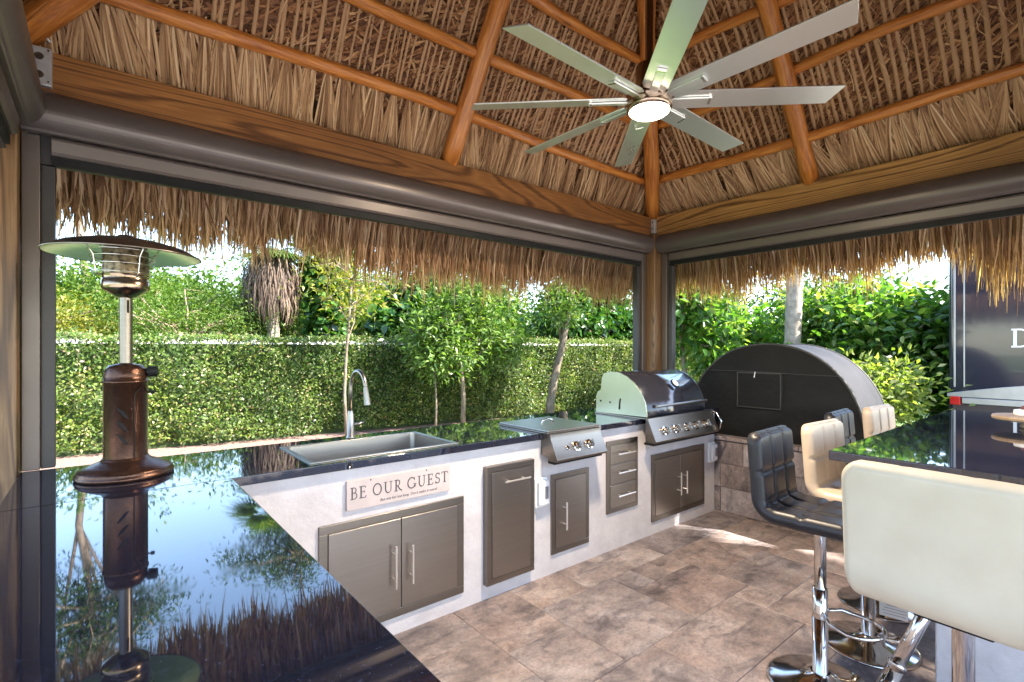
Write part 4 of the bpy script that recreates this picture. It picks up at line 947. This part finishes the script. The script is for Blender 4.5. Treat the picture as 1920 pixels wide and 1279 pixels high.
tree('vine_column', 'vine-hung trees with trailing roots beside the corner post', (11.6, 10.4, gd), [(0,0,0), (.03,0,1.5), (-.02,0,3.0)], .14, [((-.6,0,2.2), (1.3,.7,.9), 1), ((1.4,.1,2.0), (1.0,.6,.8), .8), ((.3,.2,3.3), (1.6,.7,.6), .7)], 7500, .19, LEAF_DARK, limbs=28, clump=.16, ratio=.6, six=True, droop=.5)
fars = [(-3.0, 13.6, 3.3, 'leafy tree left of the feathery tree'), (.2, 14.6, 4.0, 'rounded tree above the feathery tree with bare twigs'), (2.9, 14.2, 4.1, 'rounded tree right behind the dead-skirted palm'), (6.0, 14.0, 4.2, 'tree between the vine-wrapped trunk and the sapling'), (-4.5, 15.5, 2.9, 'leafy tree behind the yellow-green bush'), (2.6, 16.5, 2.6, 'low round tree seen between the heater and the dead-skirted palm'), (7.2, 15.6, 3.0, 'dense tree behind the vine-wrapped trunk'), (10.6, 15.0, 3.3, 'dense tree behind the young light green tree'), (14.0, 13.4, 3.6, 'dense tree behind the leaning trunk'), (16.5, 11.0, 3.6, 'dense tree seen on either side of the corner post')]
for x, y, h, lb in fars:
    tree('background_tree', lb, (x, y, gd), [(0,0,0), (.1,0,.9), (0,0,1.8)], .1, [((0,0,h*.62), (1.9,1.3,h*.38), 1), ((1.2,0,h*.45), (1.2,1,h*.35), .6), ((-1.2,0,h*.5), (1.2,1,h*.33), .6)], 17000, .12, LEAF_FAR if x > 7 else LEAF_FERN, 'trees beyond the hedge', limbs=22, clump=.24, ratio=.4)
for k, (x, y, h, lb) in enumerate(((-7.0, 17.5, 4.4, 'tall thicket tree past the far end of the hedge'), (-2.6, 18.3, 4.3, 'tall thicket tree behind the yellow-green bush'), (1.6, 18.5, 4.5, 'tall thicket tree behind the feathery tree'), (5.6, 18.2, 4.5, 'tall thicket tree behind the vine-wrapped trunk'), (9.4, 17.6, 4.7, 'tall thicket tree behind the broad vine mound'), (13.2, 16.8, 4.8, 'tall thicket tree behind the young light green tree'), (17.2, 15.0, 4.9, 'tall thicket tree behind the leaning trunk'), (19.5, 11.5, 5.0, 'tall thicket tree straight behind the corner post'))):
    tree('thicket_tree', lb, (x, y, gd), [(0,0,0), (.1,0,1.2), (0,0,2.6)], .13, [((0,0,h*.52), (2.5,1.3,h*.45), 1), ((1.4,0,h*.45), (1.4,1,h*.42), .6), ((-1.4,0,h*.45), (1.4,1,h*.40), .6)], 12000, .2, LEAF_FAR, 'thicket of trees beyond the hedge', limbs=22, clump=.3, ratio=.45)
tree('tall_tree', 'tall open-crowned tree mirrored in the granite beside the heater', (-.3, 17.0, gd), [(0,0,0), (.1,0,2.5), (-.1,.1,5), (.2,0,7.2), (.1,0,8.8)], .11, [((-.9,0,6.8), (1.7,1.4,.9), 1), ((.9,0,7.6), (1.6,1.2,.8), 1), ((-.2,.2,9.2), (1.5,1.1,.8), .8)], 9000, .15, LEAF_FAR, limbs=40, clump=.20, ratio=.26, twigs=2, droop=.6)
tree('tall_tree', 'tall tree with drooping crown standing beyond the palm', (5.6, 18.0, gd), [(0,0,0), (.1,0,2.5), (-.1,.1,5), (-.2,0,7.4)], .11, [((-1.2,0,7.2), (1.5,1.2,.7), 1), ((.9,0,6.5), (1.4,1.0,.7), .8), ((-.4,0,8.2), (1.0,.9,.5), .4)], 7500, .15, LEAF_FAR, limbs=34, clump=.20, ratio=.26, twigs=2, droop=.6)
# palm with a skirt of dead fronds
def palm(name, label, base, trunk, r, head_n=34, fan_r=.75, skirt=0, feather=False):
    e = empty(name, base, label, 'palm tree'); tp = [Vector(t) for t in trunk]; g = G()
    # ringed trunk
    pts = []; rr = []; 
    for i in range(len(tp) - 1):
        k = 14
        for j in range(k):
            pts.append(tp[i].lerp(tp[i+1], j/k)); rr.append(r*(1 + (.06 if j % 2 else -.03)))
    pts.append(tp[-1]); rr.append(r*.9); g.tube(pts, rr, 14); g.out('trunk', PALMBARK, e, local=True, smooth=True)
    top = np.array(tp[-1]); PP = []; WW = []; SS = []
    for i in range(head_n):
        d = rdir(1)[0]; d[2] = abs(d[2])*1.1 - .25; d /= np.linalg.norm(d)
        hub = top + d*fan_r*.6; side0 = unit(np.cross(d, [0, 0, 1.0])); upv = np.cross(side0, d)
        for q in np.linspace(-1.25, 1.25, 17):
            dd = d*math.cos(q) + side0*math.sin(q); L = fan_r*RNG.uniform(.75, 1.0)
            t = np.linspace(0, 1, 4)[:, None]; p = hub + dd*L*t - np.array([0, 0, 1])*(t**2)*L*.35
            PP.append(p); WW.append([.012, .035, .028, .003]); SS.append(unit(np.cross(dd, upv) + 1e-6))
    strips('fronds', np.array(PP), np.array(WW), np.array(SS), LEAF_FERN, e, local=True)
    if skirt:
        n = skirt; a = RNG.uniform(0, 2*PI, n); z0 = top[2] - RNG.uniform(0, .7, n); t = np.linspace(0, 1, 5)[None]
        ln = RNG.uniform(.5, 1.15, n); ro = RNG.uniform(.22, .55, n)
        rr_ = .12 + ro[:, None]*np.sin(t*2.0); zz = z0[:, None] - ln[:, None]*t**1.3
        P = np.stack([top[0] + rr_*np.cos(a)[:, None], top[1] + rr_*np.sin(a)[:, None], zz], -1) + RNG.normal(0, .02, (n, 5, 3))
        strips('dead_skirt', P, RNG.uniform(.012, .035, n)[:, None]*np.array([.6, 1, 1, .8, .2])[None], unit(np.stack([-np.sin(a), np.cos(a), RNG.normal(0, .3, n)], 1)), DEADF, e, local=True)
    return e
palm('fan_palm', 'fan palm with a shaggy skirt of dead brown fronds', (2.95, 11.9, gd), [(0,0,0), (.02,0,1.6), (0,0,3.75)], .13, 30, .7, 1500)
palm('ringed_palm', 'pale ringed palm trunk rising behind the black dome cover', (9.0, 3.62, gd), [(0,0,0), (.02,-.03,1.2), (.05,-.06,2.4), (.06,-.12,4.8)], .125, 16, 1.0)
# right-hand side, beyond the dome cover
for x, y, h, lb in ((10.6, 5.4, 2.7, 'broad-leaved tree left of the ringed palm trunk'), (10.2, 3.0, 2.8, 'broad-leaved tree right behind the ringed palm trunk'), (10.0, 1.9, 2.5, 'broad-leaved tree beside the black trailer')):
    tree('broadleaf_tree', lb, (x, y, gd), [(0,0,0), (.05,0,.8), (0,.05,1.6), (.05,0,2.1)], .07, [((-.3,0,h*.55), (.9,1.0,h*.40), 1), ((-.2,.6,h*.72), (.8,.7,.55), .6), ((-.2,-.6,h*.5), (.8,.6,.8), .6)], 6500, .145, LEAF_BIG, 'broad-leaved trees beyond the ledge', limbs=34, clump=.19, ratio=.5, six=True, droop=.35)
tree('sunlit_shrub', 'low sunlit pale green shrub beside the trailer bumper', (7.35, 2.2, gd), [(0,0,0), (.02,0,.4), (0,0,.8)], .04, [((0,0,.75), (.6,.6,.6), 1), ((.3,-.2,1.1), (.45,.4,.35), .5)], 5000, .085, LEAF_SHRUB, limbs=14, clump=.13, ratio=.42, cat='shrub')
tree('sunlit_shrub', 'low sunlit shrub directly behind the black dome cover', (7.4, 3.3, gd), [(0,0,0), (.02,0,.4), (0,0,.8)], .04, [((0,0,.7), (.7,.6,.55), 1)], 4000, .085, LEAF_SHRUB, limbs=12, clump=.13, ratio=.42, cat='shrub')
tree('slender_tree', 'slender forked tree seen between the corner post and the dome cover', (8.4, 5.2, gd), [(0,0,0), (.02,0,1.0), (-.05,.05,1.7), (-.02,.02,2.6)], .06, [((0,0,2.4), (.8,.8,.6), 1), ((.2,-.4,1.8), (.5,.5,.35), .5)], 1500, .17, LEAF_BIG, limbs=14, clump=.16, ratio=.5, six=True, droop=.3)
for x, y, h, lb in ((16, 5.5, 4.2, 'dense tree far behind the slender forked tree'), (17, 1.5, 3.2, 'low dense tree far behind the trailer corner'), (15.5, 9.0, 4.0, 'dense tree far behind the end of the hedge')):
    tree('background_tree', lb, (x, y, gd), [(0,0,0), (.1,0,.9), (0,0,1.8)], .1, [((0,0,h*.55), (1.5,1.9,h*.42), 1)], 11000, .14, LEAF_FAR, 'far trees behind the broad-leaved trees', limbs=20, clump=.28, ratio=.45)
# unseen tree added on the sunny side to block sun from the floor
RNG = np.random.default_rng(23)
tree('sun_block_tree', 'unseen tall dense tree added to block sun beyond the bar', (6.6, -5.6, gd), [(0,0,0), (.1,0,2), (0,.1,3.6), (.1,0,5.4)], .2, [((-1.2,.2,6.2), (1.2,1.0,1.0), 1), ((.3,.2,6.1), (1.1,1.0,1.0), 1), ((-.6,.2,6.8), (1.2,.9,.45), .7)], 9000, .34, LEAF_FAR, limbs=30, clump=.32, ratio=.6, six=True)

# grass blades on the strip between the hut and the hedge
n = 42000; x = RNG.uniform(-3, 12, n); y = RNG.uniform(3.4, 8.2 - .12*(x - 4)*0, n); ok = y < 7.75 - .13*(x - 4); x, y = x[ok], y[ok]; n = len(x)
P0 = np.stack([x, y, np.full(n, -.06)], 1); t = np.linspace(0, 1, 3)[None, :, None]; ln = RNG.uniform(.03, .075, n); dr = rdir(n); dr[:, 2] = 0
P = P0[:, None] + np.array([0, 0, 1.0])*ln[:, None, None]*t + dr[:, None]*(ln[:, None, None]*.5)*t**2
o = strips('grass', P, RNG.uniform(.004, .008, n)[:, None]*np.array([1, .8, .1])[None], unit(np.stack([-dr[:, 1], dr[:, 0], np.zeros(n)], 1) + 1e-6), GRASS)
o['label'] = 'short lawn grass between the hut and the hedge'; o['category'] = 'grass'
